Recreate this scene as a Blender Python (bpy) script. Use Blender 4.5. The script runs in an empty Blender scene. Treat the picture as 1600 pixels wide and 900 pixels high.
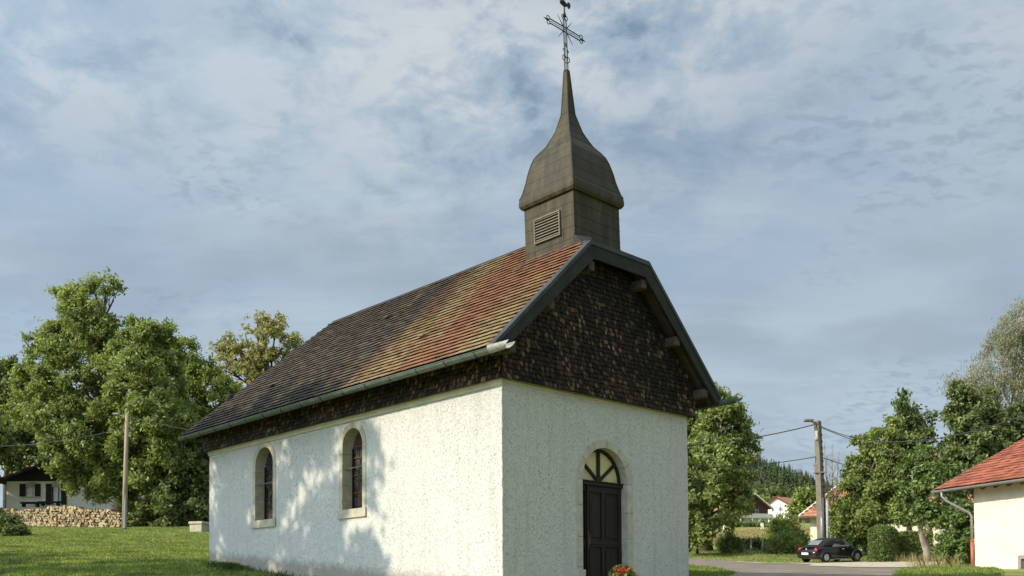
import bpy, bmesh, math, random
import numpy as np
from mathutils import Vector, Matrix

scene = bpy.context.scene
COL = scene.collection
rng = np.random.default_rng(7)
random.seed(7)

# ------------------------------------------------------------------ camera
CAM = Vector((-12.284, -13.316, 0.187)); YAW = 0.755124; PITCH = 0.031806; ROLL = -0.005005
F = 1465.1; PPY = 880.37
_fw = Vector((math.sin(YAW)*math.cos(PITCH), math.cos(YAW)*math.cos(PITCH), math.sin(PITCH)))
_r = Vector((math.cos(YAW), -math.sin(YAW), 0)); _u = _r.cross(_fw)
RGT = math.cos(ROLL)*_r + math.sin(ROLL)*_u
UPV = -math.sin(ROLL)*_r + math.cos(ROLL)*_u
FWD = _fw
FH = Vector((math.sin(YAW), math.cos(YAW), 0)); RH = _r.copy()
cam = bpy.data.cameras.new('camera'); camo = bpy.data.objects.new('camera', cam); COL.objects.link(camo)
cam.sensor_width = 36; cam.lens = F/1600*36; cam.shift_y = (PPY-450)/1600
cam.clip_start = 0.1; cam.clip_end = 6000
camo.matrix_world = Matrix(((RGT.x, UPV.x, -FWD.x, CAM.x), (RGT.y, UPV.y, -FWD.y, CAM.y), (RGT.z, UPV.z, -FWD.z, CAM.z), (0, 0, 0, 1)))
scene.camera = camo

# ------------------------------------------------------------------ light and sky
SUN_DIR = Vector((-1.0, 0.30, 0.62)).normalized()      # towards the sun
SUN_EL = math.asin(SUN_DIR.z); SUN_AZ = math.atan2(SUN_DIR.x, SUN_DIR.y)
sl = bpy.data.lights.new('sun', 'SUN'); sl.energy = 4.5; sl.angle = math.radians(0.6); sl.color = (1.0, 0.89, 0.70)
so = bpy.data.objects.new('sun', sl); COL.objects.link(so); so.location = (-60, 20, 60)
so.rotation_euler = (-SUN_DIR).to_track_quat('-Z', 'Y').to_euler()
scene.view_settings.view_transform = 'Standard'; scene.view_settings.look = 'None'
scene.view_settings.exposure = 0.22; scene.view_settings.gamma = 1.0; scene.view_settings.use_curve_mapping = False

world = bpy.data.worlds.new('World'); scene.world = world; world.use_nodes = True
wt = world.node_tree; wt.nodes.clear()
def N(t, typ, **kw):
    n = t.nodes.new(typ)
    for k, v in kw.items():
        if k.startswith('i_'):
            key = k[2:]; key = int(key) if key.isdigit() else key
            n.inputs[key].default_value = v
        else: setattr(n, k, v)
    return n
def L(t, a, b): t.links.new(a, b)
def ramp(t, fac, stops, interp='LINEAR'):
    n = t.nodes.new('ShaderNodeValToRGB'); cr = n.color_ramp; cr.interpolation = interp
    while len(cr.elements) > 1: cr.elements.remove(cr.elements[-1])
    cr.elements[0].position = stops[0][0]; c = stops[0][1]; cr.elements[0].color = (*c, 1) if not isinstance(c, (int, float)) else (c, c, c, 1)
    for p, c in stops[1:]:
        e = cr.elements.new(p); e.color = (*c, 1) if not isinstance(c, (int, float)) else (c, c, c, 1)
    L(t, fac, n.inputs[0]); return n.outputs[0]
def math_(t, op, a, b=None, clamp=False):
    n = t.nodes.new('ShaderNodeMath'); n.operation = op; n.use_clamp = clamp
    for i, v in enumerate((a, b)):
        if v is None: continue
        if isinstance(v, (int, float)): n.inputs[i].default_value = v
        else: L(t, v, n.inputs[i])
    return n.outputs[0]
def mixc(t, fac, a, b, blend='MIX'):
    n = t.nodes.new('ShaderNodeMix'); n.data_type = 'RGBA'; n.blend_type = blend
    for s, v in ((n.inputs[0], fac), (n.inputs[6], a), (n.inputs[7], b)):
        if isinstance(v, (int, float)): s.default_value = v
        elif isinstance(v, tuple): s.default_value = (*v, 1) if len(v) == 3 else v
        else: L(t, v, s)
    return n.outputs[2]
def noise(t, vec, scale, detail=4, rough=0.5, dist=0.0):
    n = N(t, 'ShaderNodeTexNoise'); n.inputs['Scale'].default_value = scale; n.inputs['Detail'].default_value = detail
    n.inputs['Roughness'].default_value = rough; n.inputs['Distortion'].default_value = dist
    if vec is not None: L(t, vec, n.inputs['Vector'])
    return n.outputs['Fac']
def mapping(t, vec, loc=(0, 0, 0), rot=(0, 0, 0), scale=(1, 1, 1)):
    n = N(t, 'ShaderNodeMapping'); n.inputs['Location'].default_value = loc; n.inputs['Rotation'].default_value = rot; n.inputs['Scale'].default_value = scale
    L(t, vec, n.inputs['Vector']); return n.outputs['Vector']

sky = N(wt, 'ShaderNodeTexSky', sky_type='NISHITA', sun_disc=False)
sky.sun_elevation = SUN_EL; sky.sun_rotation = SUN_AZ; sky.air_density = 1.0; sky.dust_density = 0.6; sky.ozone_density = 1.5; sky.altitude = 800
tc = N(wt, 'ShaderNodeTexCoord')
sep = N(wt, 'ShaderNodeSeparateXYZ'); L(wt, tc.outputs['Generated'], sep.inputs[0])
zz = math_(wt, 'ADD', math_(wt, 'MAXIMUM', sep.outputs[2], 0.0), 0.28)
cmb = N(wt, 'ShaderNodeCombineXYZ')
L(wt, math_(wt, 'DIVIDE', sep.outputs[0], zz), cmb.inputs[0]); L(wt, math_(wt, 'DIVIDE', sep.outputs[1], zz), cmb.inputs[1])
cv = mapping(wt, cmb.outputs[0], loc=(3.1, 1.7, 0), rot=(0, 0, YAW))
# smooth high veil, finely mottled altocumulus overhead, rippled patches, a few grey fragments
elv = sep.outputs[2]
high = ramp(wt, elv, [(0.31, 0.0), (0.43, 0.5), (0.52, 1.0)])
patch = ramp(wt, noise(wt, mapping(wt, cv, loc=(5.6, 3.3, 0)), 1.5, 3, 0.5), [(0.38, 0.25), (0.60, 1.0)])
high = math_(wt, 'MULTIPLY', high, patch)
low = ramp(wt, elv, [(0.05, 1.0), (0.40, 0.0)])
veil = ramp(wt, noise(wt, mapping(wt, cv, scale=(0.9, 0.8, 1)), 1.4, 5, 0.5, 0.1), [(0.33, 0.15), (0.64, 1.0)])
big = noise(wt, mapping(wt, cv, loc=(2.2, 0.4, 0)), 2.0, 2, 0.5)
cells = noise(wt, mapping(wt, cv, scale=(1.0, 1.0, 1)), 10.0, 6, 0.60, 0.25)
mott = math_(wt, 'ADD', math_(wt, 'MULTIPLY', cells, 0.72), math_(wt, 'MULTIPLY', big, 0.38))
alto = ramp(wt, mott, [(0.50, 0.0), (0.63, 1.0)], 'EASE')
gaps = ramp(wt, mott, [(0.41, 1.0), (0.52, 0.0)], 'EASE')
grey = ramp(wt, noise(wt, mapping(wt, cv, loc=(7, 2, 0), scale=(1.0, 1.6, 1)), 2.6, 5, 0.55, 0.1), [(0.47, 0.0), (0.66, 1.0)])
rmask = ramp(wt, noise(wt, mapping(wt, cv, loc=(1.3, 5, 0)), 2.2, 3, 0.55), [(0.50, 0.0), (0.62, 1.0)])
rip = math_(wt, 'MULTIPLY', rmask, ramp(wt, noise(wt, mapping(wt, cv, rot=(0, 0, 0.5), scale=(1.0, 1.5, 1)), 28.0, 3, 0.55, 0.3), [(0.48, 0.0), (0.64, 0.42)]))
wisp = ramp(wt, noise(wt, mapping(wt, cv, loc=(4, 1, 0), rot=(0, 0, -0.9), scale=(0.45, 2.4, 1)), 2.2, 6, 0.6, 0.3), [(0.50, 0.0), (0.70, 0.55)])
base = mixc(wt, 0.72, sky.outputs[0], (2.6, 3.65, 4.85))
c1 = mixc(wt, veil, base, (3.65, 4.5, 5.3))
c1 = mixc(wt, math_(wt, 'MULTIPLY', low, 0.6), c1, (4.5, 5.25, 5.85))
c1 = mixc(wt, wisp, c1, (4.4, 5.2, 5.9))
c1 = mixc(wt, math_(wt, 'MULTIPLY', grey, 0.38), c1, (2.35, 2.85, 3.45))
c2 = mixc(wt, math_(wt, 'MULTIPLY', math_(wt, 'MULTIPLY', alto, high), 0.9), c1, (5.6, 5.95, 6.2))
c2 = mixc(wt, math_(wt, 'MULTIPLY', math_(wt, 'MULTIPLY', gaps, high), 0.9), c2, (1.35, 2.15, 3.1))
c4 = mixc(wt, rip, c2, (2.1, 2.75, 3.5))
# real skies glow towards the sun: thin cloud scatters forward
dt = N(wt, 'ShaderNodeVectorMath', operation='DOT_PRODUCT'); L(wt, tc.outputs['Generated'], dt.inputs[0]); dt.inputs[1].default_value = SUN_DIR
glow = math_(wt, 'MULTIPLY_ADD', math_(wt, 'POWER', math_(wt, 'MAXIMUM', math_(wt, 'MULTIPLY_ADD', dt.outputs['Value'], 0.5), 0.0), 7.0), 4.4)
for n_ in wt.nodes:
    if n_.type == 'MATH' and n_.operation == 'MULTIPLY_ADD': n_.inputs[2].default_value = 0.5 if n_.inputs[1].default_value == 0.5 else 1.0
gl = N(wt, 'ShaderNodeCombineXYZ')
for i in range(3): L(wt, glow, gl.inputs[i])
c4 = mixc(wt, 1.0, c4, gl.outputs[0], 'MULTIPLY')
bg = N(wt, 'ShaderNodeBackground'); bg.inputs['Strength'].default_value = 0.10
L(wt, c4, bg.inputs['Color']); wo = N(wt, 'ShaderNodeOutputWorld'); L(wt, bg.outputs[0], wo.inputs['Surface'])

# ------------------------------------------------------------------ helpers
ROOTLOC = {}
def link(o, parent=None):
    COL.objects.link(o)
    if parent is not None: o.parent = parent
    return o
def tag(o, label=None, cat=None, group=None, kind=None):
    if label: o['label'] = label
    if cat: o['category'] = cat
    if group: o['group'] = group
    if kind: o['kind'] = kind
    return o
def thing(name, label, cat, loc=(0, 0, 0), rz=0.0, group=None, matrix=None):
    o = bpy.data.objects.new(name, None); o.empty_display_size = 0.3; link(o)
    if matrix is not None: o.matrix_world = matrix
    else: o.location = loc; o.rotation_euler = (0, 0, rz)
    ROOTLOC[o.name] = Vector(loc)
    return tag(o, label, cat, group)
def rootloc(p):
    while p.parent is not None: p = p.parent
    return ROOTLOC.get(p.name, Vector((0, 0, 0)))

class MB:
    """collects faces; build() links them as one mesh object"""
    def __init__(s): s.v = []; s.f = []; s.m = []; s.cur = 0
    def add(s, verts, faces):
        b = len(s.v); s.v += [tuple(x) for x in verts]
        for f in faces: s.f.append(tuple(b+i for i in f)); s.m.append(s.cur)
        return s
    def box(s, x0, x1, y0, y1, z0, z1):
        v = [(x0,y0,z0),(x1,y0,z0),(x1,y1,z0),(x0,y1,z0),(x0,y0,z1),(x1,y0,z1),(x1,y1,z1),(x0,y1,z1)]
        return s.add(v, [(0,3,2,1),(4,5,6,7),(0,1,5,4),(1,2,6,5),(2,3,7,6),(3,0,4,7)])
    def obox(s, c, ax, hx, ay, hy, az, hz):
        c = Vector(c); ax = Vector(ax)*hx; ay = Vector(ay)*hy; az = Vector(az)*hz
        v = [c+ax*i+ay*j+az*k for k in (-1, 1) for i, j in ((-1,-1),(1,-1),(1,1),(-1,1))]
        return s.add(v, [(0,3,2,1),(4,5,6,7),(0,1,5,4),(1,2,6,5),(2,3,7,6),(3,0,4,7)])
    def beam(s, a, b, w, h, up=(0, 0, 1)):
        a = Vector(a); b = Vector(b); d = (b-a); l = d.length; d = d/l
        side = d.cross(Vector(up))
        if side.length < 1e-4: side = d.cross(Vector((1, 0, 0)))
        side.normalize(); upv = side.cross(d)
        return s.obox((a+b)/2, d, l/2, side, w/2, upv, h/2)
    def tube(s, pts, rad, seg=8, cap=True):
        pts = [Vector(p) for p in pts]
        if isinstance(rad, (int, float)): rad = [rad]*len(pts)
        b = len(s.v); prev = None
        for i, p in enumerate(pts):
            d = (pts[min(i+1, len(pts)-1)]-pts[max(i-1, 0)]).normalized()
            if prev is None:
                a = d.cross(Vector((0, 0, 1)))
                if a.length < 1e-3: a = d.cross(Vector((1, 0, 0)))
            else:
                a = prev-d*prev.dot(d)
                if a.length < 1e-5: a = d.cross(Vector((1, 0, 0)))
            a.normalize(); prev = a; c = d.cross(a)
            for k in range(seg):
                t = 2*math.pi*k/seg
                s.v.append(tuple(p+(a*math.cos(t)+c*math.sin(t))*rad[i]))
        for i in range(len(pts)-1):
            for k in range(seg):
                k2 = (k+1) % seg
                s.f.append((b+i*seg+k, b+i*seg+k2, b+(i+1)*seg+k2, b+(i+1)*seg+k)); s.m.append(s.cur)
        if cap:
            s.f.append(tuple(b+k for k in range(seg))[::-1]); s.m.append(s.cur)
            e = b+(len(pts)-1)*seg; s.f.append(tuple(e+k for k in range(seg))); s.m.append(s.cur)
        return s
    def lathe(s, prof, c=(0, 0, 0), seg=16, axis='z'):
        b = len(s.v); c = Vector(c)
        for r, h in prof:
            for k in range(seg):
                t = 2*math.pi*k/seg
                if axis == 'z': p = Vector((r*math.cos(t), r*math.sin(t), h))
                elif axis == 'y': p = Vector((r*math.cos(t), h, r*math.sin(t)))
                else: p = Vector((h, r*math.cos(t), r*math.sin(t)))
                s.v.append(tuple(c+p))
        for i in range(len(prof)-1):
            for k in range(seg):
                k2 = (k+1) % seg
                s.f.append((b+i*seg+k, b+i*seg+k2, b+(i+1)*seg+k2, b+(i+1)*seg+k)); s.m.append(s.cur)
        s.f.append(tuple(b+k for k in range(seg))[::-1]); s.m.append(s.cur)
        e = b+(len(prof)-1)*seg; s.f.append(tuple(e+k for k in range(seg))); s.m.append(s.cur)
        return s
    def prism(s, poly, off):
        """planar polygon extruded by vector off"""
        n = len(poly); off = Vector(off); a = [Vector(p) for p in poly]
        return s.add(a+[p+off for p in a], [tuple(range(n))[::-1], tuple(range(n, 2*n))]+[(i, (i+1) % n, n+(i+1) % n, n+i) for i in range(n)])
    def build(s, name, mat, parent=None, world=False, smooth=False, bevel=0.0, fix=True):
        v = np.array(s.v, dtype=np.float64).reshape(-1, 3)
        if world and parent is not None: v = v-np.array(rootloc(parent))
        me = bpy.data.meshes.new(name); me.from_pydata(v.tolist(), [], s.f)
        for m in (mat if isinstance(mat, (list, tuple)) else [mat]): me.materials.append(m)
        if isinstance(mat, (list, tuple)): me.polygons.foreach_set('material_index', s.m)
        if fix:
            bm = bmesh.new(); bm.from_mesh(me); bmesh.ops.recalc_face_normals(bm, faces=bm.faces); bm.to_mesh(me); bm.free()
        if smooth: me.polygons.foreach_set('use_smooth', [True]*len(me.polygons))
        me.update()
        o = link(bpy.data.objects.new(name, me), parent)
        if bevel > 0:
            md = o.modifiers.new('bevel', 'BEVEL'); md.width = bevel; md.segments = 1; md.limit_method = 'ANGLE'
        return o
def quads_mesh(name, verts, quads, mat, parent=None, world=True, smooth=False):
    verts = np.asarray(verts, dtype=np.float64)
    if world and parent is not None: verts = verts-np.array(rootloc(parent))
    me = bpy.data.meshes.new(name); nq, k = quads.shape
    me.vertices.add(len(verts)); me.vertices.foreach_set('co', verts.astype(np.float32).ravel())
    me.loops.add(nq*k); me.loops.foreach_set('vertex_index', quads.astype(np.int32).ravel())
    me.polygons.add(nq); me.polygons.foreach_set('loop_start', np.arange(nq, dtype=np.int32)*k)
    if smooth: me.polygons.foreach_set('use_smooth', np.ones(nq, dtype=bool))
    me.update(calc_edges=True); me.validate()
    me.materials.append(mat)
    return link(bpy.data.objects.new(name, me), parent)
def boxes_arrays(C, U, V, W):
    sg = np.array([(-1,-1,-1),(1,-1,-1),(1,1,-1),(-1,1,-1),(-1,-1,1),(1,-1,1),(1,1,1),(-1,1,1)], float)
    v = C[:, None, :]+sg[None, :, 0:1]*U[:, None, :]+sg[None, :, 1:2]*V[:, None, :]+sg[None, :, 2:3]*W[:, None, :]
    q = np.array([(0,3,2,1),(4,5,6,7),(0,1,5,4),(1,2,6,5),(2,3,7,6),(3,0,4,7)])
    Q = (np.arange(len(C))[:, None, None]*8+q[None]).reshape(-1, 4)
    return v.reshape(-1, 3), Q
def clip_planes(o, planes, fill=True):
    """keep the side the normal points away from"""
    bm = bmesh.new(); bm.from_mesh(o.data)
    for co, no in planes:
        bmesh.ops.bisect_plane(bm, geom=bm.verts[:]+bm.edges[:]+bm.faces[:], plane_co=co, plane_no=no, clear_outer=True)
    bm.to_mesh(o.data); bm.free(); o.data.update()
def P(px, py, d):
    return CAM+(FWD+RGT*((px-800)/F)-UPV*((py-PPY)/F))*d

# ------------------------------------------------------------------ materials
def mat_new(name):
    m = bpy.data.materials.new(name); m.use_nodes = True; t = m.node_tree; t.nodes.clear()
    out = N(t, 'ShaderNodeOutputMaterial'); b = N(t, 'ShaderNodeBsdfPrincipled'); L(t, b.outputs[0], out.inputs['Surface'])
    return m, t, b, out
def objco(t): return N(t, 'ShaderNodeTexCoord').outputs['Object']
def isl(t): return N(t, 'ShaderNodeNewGeometry').outputs['Random Per Island']
def bump(t, b, h, strength, dist=0.02):
    n = N(t, 'ShaderNodeBump'); n.inputs['Strength'].default_value = strength; n.inputs['Distance'].default_value = dist
    L(t, h, n.inputs['Height']); L(t, n.outputs[0], b.inputs['Normal'])
def simple(name, col, rough=0.7, var=0.25, scale=3.0, bmp=0.0, bscale=40.0, metal=0.0, island=0.0, spec=0.4, stretch=(1, 1, 1), col2=None):
    m, t, b, out = mat_new(name); oc = mapping(t, objco(t), scale=stretch)
    lo = tuple(c*(1-var) for c in col); hi = tuple(min(1, c*(1+var)) for c in col) if col2 is None else col2
    c = ramp(t, noise(t, oc, scale, 6, 0.6), [(0.3, lo), (0.7, hi)])
    if island > 0:
        f = ramp(t, isl(t), [(0, 1-island), (1, 1+island)])
        c = mixc(t, 1.0, c, f, 'MULTIPLY')
    L(t, c, b.inputs['Base Color']); b.inputs['Roughness'].default_value = rough; b.inputs['Metallic'].default_value = metal
    b.inputs['Specular IOR Level'].default_value = spec
    if bmp > 0: bump(t, b, noise(t, oc, bscale, 5, 0.65), bmp)
    return m
M = {}
def m_stucco(name, col, scale=1.0):
    m, t, b, out = mat_new(name); oc = objco(t)
    w = noise(t, oc, 3.0, 3, 0.5)
    wv = N(t, 'ShaderNodeVectorMath', operation='ADD'); L(t, oc, wv.inputs[0])
    cb = N(t, 'ShaderNodeCombineXYZ'); 
    for i in range(3): L(t, math_(t, 'MULTIPLY', w, 0.35), cb.inputs[i])
    L(t, cb.outputs[0], wv.inputs[1])
    st = mapping(t, wv.outputs[0], rot=(0.5, 0.5, 0.3), scale=(1, 1, 0.45))
    n1 = noise(t, st, 62*scale, 4, 0.6, 0.4); n2 = noise(t, oc, 95*scale, 3, 0.6)
    pit = ramp(t, n1, [(0.345, 0.0), (0.42, 0.9), (0.62, 1.0)])
    big = noise(t, mapping(t, oc, scale=(0.6, 0.6, 0.35)), 1.2, 5, 0.6)
    c = ramp(t, big, [(0.3, tuple(x*0.92 for x in col)), (0.7, col)])
    c = mixc(t, math_(t, 'MULTIPLY', math_(t, 'SUBTRACT', 1.0, pit), 0.72), c, tuple(x*0.45 for x in col))
    sp = N(t, 'ShaderNodeSeparateXYZ'); L(t, oc, sp.inputs[0])
    # splash dirt near the foot of the wall, follows rain and soil
    hgt = math_(t, 'SUBTRACT', sp.outputs[2], math_(t, 'MULTIPLY', sp.outputs[1], 0.082))
    dirt = ramp(t, math_(t, 'ADD', hgt, math_(t, 'MULTIPLY', noise(t, oc, 4.0, 5, 0.65), -0.55)), [(0.0, 1.0), (0.22, 0.0)])
    c = mixc(t, math_(t, 'MULTIPLY', dirt, 0.7), c, (0.24, 0.21, 0.16))
    streak = ramp(t, noise(t, mapping(t, oc, scale=(3.0, 3.0, 0.22)), 1.6, 5, 0.65), [(0.50, 0.0), (0.75, 0.42)])
    c = mixc(t, streak, c, tuple(x*0.62 for x in col))
    L(t, c, b.inputs['Base Color']); b.inputs['Roughness'].default_value = 0.95; b.inputs['Specular IOR Level'].default_value = 0.15
    bump(t, b, math_(t, 'ADD', math_(t, 'MULTIPLY', pit, 0.8), math_(t, 'MULTIPLY', n2, 0.45)), 0.9, 0.022)
    return m
M['stucco'] = m_stucco('stucco', (0.60, 0.595, 0.56))
M['plaster'] = simple('smooth_plaster', (0.46, 0.43, 0.31), 0.9, 0.15, 2.0, 0.2, 60)
M['greystone'] = simple('grey_limestone', (0.42, 0.40, 0.34), 0.85, 0.22, 5.0, 0.3, 45)
M['stone'] = simple('limestone', (0.40, 0.365, 0.275), 0.85, 0.22, 5.0, 0.3, 45)
M['joint'] = simple('mortar', (0.2, 0.18, 0.14), 0.95, 0.2)
M['oldwood'] = simple('dark_oak', (0.013, 0.009, 0.0065), 0.6, 0.6, 6.0, 0.3, 60, stretch=(3, 3, 0.3), spec=0.35)
M['beam'] = simple('grey_beam', (0.065, 0.050, 0.037), 0.85, 0.4, 5, 0.3, 50)
M['soffit'] = simple('soffit_boards', (0.055, 0.04, 0.03), 0.85, 0.35, 5, 0.2, 50)
M['fan'] = simple('fanlight_panel', (0.60, 0.51, 0.28), 0.4, 0.15, 4)
M['zinc'] = simple('zinc_gutter', (0.115, 0.14, 0.115), 0.55, 0.25, 5.0, 0.1, 30, metal=0.35)
M['zincpale'] = simple('pale_zinc', (0.27, 0.28, 0.25), 0.5, 0.3, 14.0, 0.1, 30, metal=0.3)
M['fascia'] = simple('dark_sheet_metal', (0.024, 0.0255, 0.0235), 0.8, 0.35, 3.0, 0.1, 20, metal=0.0, spec=0.3)
M['iron'] = simple('wrought_iron', (0.020, 0.020, 0.019), 0.6, 0.3, 20)
M['rusty'] = simple('rusty_iron', (0.10, 0.06, 0.04), 0.7, 0.4, 20)
def m_towermetal():
    m, t, b, out = mat_new('weathered_sheet'); oc = objco(t)
    n1 = noise(t, mapping(t, oc, scale=(2.6, 2.6, 0.5)), 2.2, 6, 0.65)
    c = ramp(t, n1, [(0.25, (0.022, 0.019, 0.012)), (0.48, (0.044, 0.037, 0.021)), (0.64, (0.070, 0.058, 0.034)), (0.80, (0.135, 0.105, 0.068))])
    L(t, c, b.inputs['Base Color']); b.inputs['Metallic'].default_value = 0.0; b.inputs['Specular IOR Level'].default_value = 0.18
    L(t, ramp(t, n1, [(0.3, 0.45), (0.7, 0.7)]), b.inputs['Roughness'])
    bump(t, b, noise(t, oc, 4.0, 3, 0.5), 0.25, 0.03)
    return m
M['tower'] = m_towermetal()
def m_tile():
    m, t, b, out = mat_new('old_flat_tiles'); oc = objco(t)
    sp = N(t, 'ShaderNodeSeparateXYZ'); L(t, oc, sp.inputs[0])
    down = math_(t, 'SUBTRACT', 8.3, sp.outputs[2])
    st = mapping(t, oc, rot=(0.22, 0, 0), scale=(0.25, 1.6, 0.2))
    nst = noise(t, st, 0.8, 6, 0.6, 0.2)
    nfine = noise(t, mapping(t, oc, scale=(0.5, 2.5, 0.4)), 2.2, 5, 0.65)
    q = math_(t, 'SUBTRACT', math_(t, 'SUBTRACT', sp.outputs[1], 4.1), math_(t, 'MULTIPLY', down, 0.10))
    q2 = math_(t, 'ADD', q, math_(t, 'MULTIPLY', math_(t, 'SUBTRACT', nst, 0.5), 2.6))
    ri = isl(t)
    orange = ramp(t, ri, [(0.0, (0.134, 0.064, 0.036)), (0.35, (0.188, 0.089, 0.048)), (0.7, (0.241, 0.112, 0.060)), (1.0, (0.188, 0.105, 0.060))])
    dark = ramp(t, ri, [(0.0, (0.045, 0.039, 0.034)), (0.5, (0.064, 0.055, 0.045)), (0.85, (0.091, 0.072, 0.057)), (1.0, (0.121, 0.101, 0.076))])
    lich = ramp(t, ri, [(0.0, (0.144, 0.129, 0.058)), (0.5, (0.207, 0.190, 0.092)), (1.0, (0.288, 0.265, 0.150))])
    n = N(t, 'ShaderNodeMapRange'); n.interpolation_type = 'SMOOTHSTEP'; n.inputs['From Min'].default_value = -0.9; n.inputs['From Max'].default_value = 1.0; L(t, q2, n.inputs[0])
    c = mixc(t, n.outputs[0], orange, dark)
    # lichen band hugging the boundary, plus streaks elsewhere
    bandd = math_(t, 'ABSOLUTE', math_(t, 'ADD', q2, 0.75))
    band = ramp(t, bandd, [(0.35, 1.0), (1.25, 0.0)])
    lm = math_(t, 'MULTIPLY', band, ramp(t, nfine, [(0.36, 0.05), (0.60, 0.8)]))
    front = ramp(t, math_(t, 'ABSOLUTE', math_(t, 'SUBTRACT', sp.outputs[1], 0.1)), [(0.2, 0.6), (0.9, 0.0)])
    front = math_(t, 'MULTIPLY', front, ramp(t, math_(t, 'MULTIPLY', down, 0.28), [(0.35, 0.0), (0.8, 1.0)]))
    str2 = math_(t, 'MULTIPLY', ramp(t, noise(t, mapping(t, oc, loc=(0, 3, 0), scale=(0.3, 1.8, 0.2)), 0.9, 5, 0.6), [(0.56, 0.0), (0.68, 0.7)]), ramp(t, math_(t, 'MULTIPLY', q, 0.12), [(0.0, 1.0), (0.5, 0.15)]))
    c = mixc(t, math_(t, 'MAXIMUM', math_(t, 'MAXIMUM', lm, front), str2), c, lich)
    warm = ramp(t, noise(t, mapping(t, oc, loc=(0, 9, 0), scale=(0.3, 1.3, 0.3)), 0.7, 4, 0.6), [(0.50, 0.0), (0.66, 0.5)])
    c = mixc(t, math_(t, 'MULTIPLY', warm, n.outputs[0]), c, (0.085, 0.050, 0.036))
    L(t, c, b.inputs['Base Color']); b.inputs['Roughness'].default_value = 0.85; b.inputs['Specular IOR Level'].default_value = 0.25
    bump(t, b, noise(t, oc, 60, 3, 0.6), 0.2, 0.01)
    return m
M['tile'] = m_tile()
def m_shingle():
    m, t, b, out = mat_new('weathered_shingles'); oc = objco(t); ri = isl(t)
    c = ramp(t, ri, [(0.0, (0.006, 0.004, 0.003)), (0.40, (0.016, 0.009, 0.007)), (0.66, (0.042, 0.022, 0.016)), (0.86, (0.100, 0.058, 0.041)), (1.0, (0.27, 0.175, 0.13))])  # dark to brown wood tones; palest stop paints the shine of glossy shingles
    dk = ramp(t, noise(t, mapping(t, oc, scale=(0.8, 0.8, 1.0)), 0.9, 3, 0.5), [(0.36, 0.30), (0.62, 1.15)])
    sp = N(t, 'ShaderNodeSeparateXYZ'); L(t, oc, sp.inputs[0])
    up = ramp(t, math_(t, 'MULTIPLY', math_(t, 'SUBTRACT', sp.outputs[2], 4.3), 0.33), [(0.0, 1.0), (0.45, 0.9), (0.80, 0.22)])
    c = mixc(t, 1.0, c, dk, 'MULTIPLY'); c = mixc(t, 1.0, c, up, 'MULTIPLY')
    gr = ramp(t, noise(t, mapping(t, oc, scale=(12, 12, 0.8)), 6, 4, 0.6), [(0.3, 0.6), (0.7, 1.3)])
    c = mixc(t, 1.0, c, gr, 'MULTIPLY')
    L(t, c, b.inputs['Base Color']); b.inputs['Roughness'].default_value = 0.62; b.inputs['Specular IOR Level'].default_value = 0.3
    bump(t, b, noise(t, mapping(t, oc, scale=(10, 10, 1)), 20, 4, 0.6), 0.4, 0.01)
    return m
M['shingle'] = m_shingle()
def m_stained():
    m, t, b, out = mat_new('stained_glass'); oc = objco(t)
    v = N(t, 'ShaderNodeTexVoronoi'); v.inputs['Scale'].default_value = 5.5; L(t, mapping(t, oc, scale=(1, 1, 0.8)), v.inputs['Vector'])
    hs = N(t, 'ShaderNodeHueSaturation'); hs.inputs['Saturation'].default_value = 0.5; hs.inputs['Value'].default_value = 0.14; L(t, v.outputs['Color'], hs.inputs['Color'])
    c = mixc(t, 0.6, hs.outputs[0], (0.055, 0.036, 0.024))
    e = N(t, 'ShaderNodeTexVoronoi', feature='DISTANCE_TO_EDGE'); e.inputs['Scale'].default_value = 5.5; L(t, mapping(t, oc, scale=(1, 1, 0.8)), e.inputs['Vector'])
    c = mixc(t, ramp(t, e.outputs['Distance'], [(0.03, 1.0), (0.06, 0.0)]), c, (0.012, 0.012, 0.012))
    L(t, c, b.inputs['Base Color']); b.inputs['Roughness'].default_value = 0.22; bump(t, b, noise(t, oc, 12, 3), 0.25, 0.02)
    return m
M['stained'] = m_stained()
def m_leaf(name, c0, c1, c2=None, trans=0.35, rough=0.5, nscale=0.5, nvar=0.25):
    m, t, b, out = mat_new(name); oc = objco(t)
    c = ramp(t, isl(t), [(0.0, c0), (0.75, c1), (1.0, c2 or c1)])
    f = ramp(t, noise(t, oc, nscale, 3, 0.5), [(0.3, 1-nvar), (0.7, 1+nvar)])
    c = mixc(t, 1.0, c, f, 'MULTIPLY')
    L(t, c, b.inputs['Base Color']); b.inputs['Roughness'].default_value = rough; b.inputs['Specular IOR Level'].default_value = 0.25
    tr = N(t, 'ShaderNodeBsdfTranslucent'); L(t, mixc(t, 1.0, c, (1.25, 1.2, 0.6), 'MULTIPLY'), tr.inputs['Color'])
    mx = N(t, 'ShaderNodeMixShader'); mx.inputs[0].default_value = trans
    L(t, b.outputs[0], mx.inputs[1]); L(t, tr.outputs[0], mx.inputs[2]); L(t, mx.outputs[0], out.inputs['Surface'])
    return m
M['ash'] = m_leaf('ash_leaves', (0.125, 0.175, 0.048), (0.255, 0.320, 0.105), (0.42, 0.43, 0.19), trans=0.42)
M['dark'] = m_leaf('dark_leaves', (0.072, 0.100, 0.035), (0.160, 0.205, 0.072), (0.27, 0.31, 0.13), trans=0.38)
M['lime'] = m_leaf('pale_green_leaves', (0.13, 0.175, 0.042), (0.25, 0.315, 0.082), (0.36, 0.36, 0.13), trans=0.42)
M['chestnut'] = m_leaf('turning_leaves', (0.20, 0.215, 0.075), (0.37, 0.365, 0.155), (0.47, 0.38, 0.19), trans=0.42)
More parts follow.
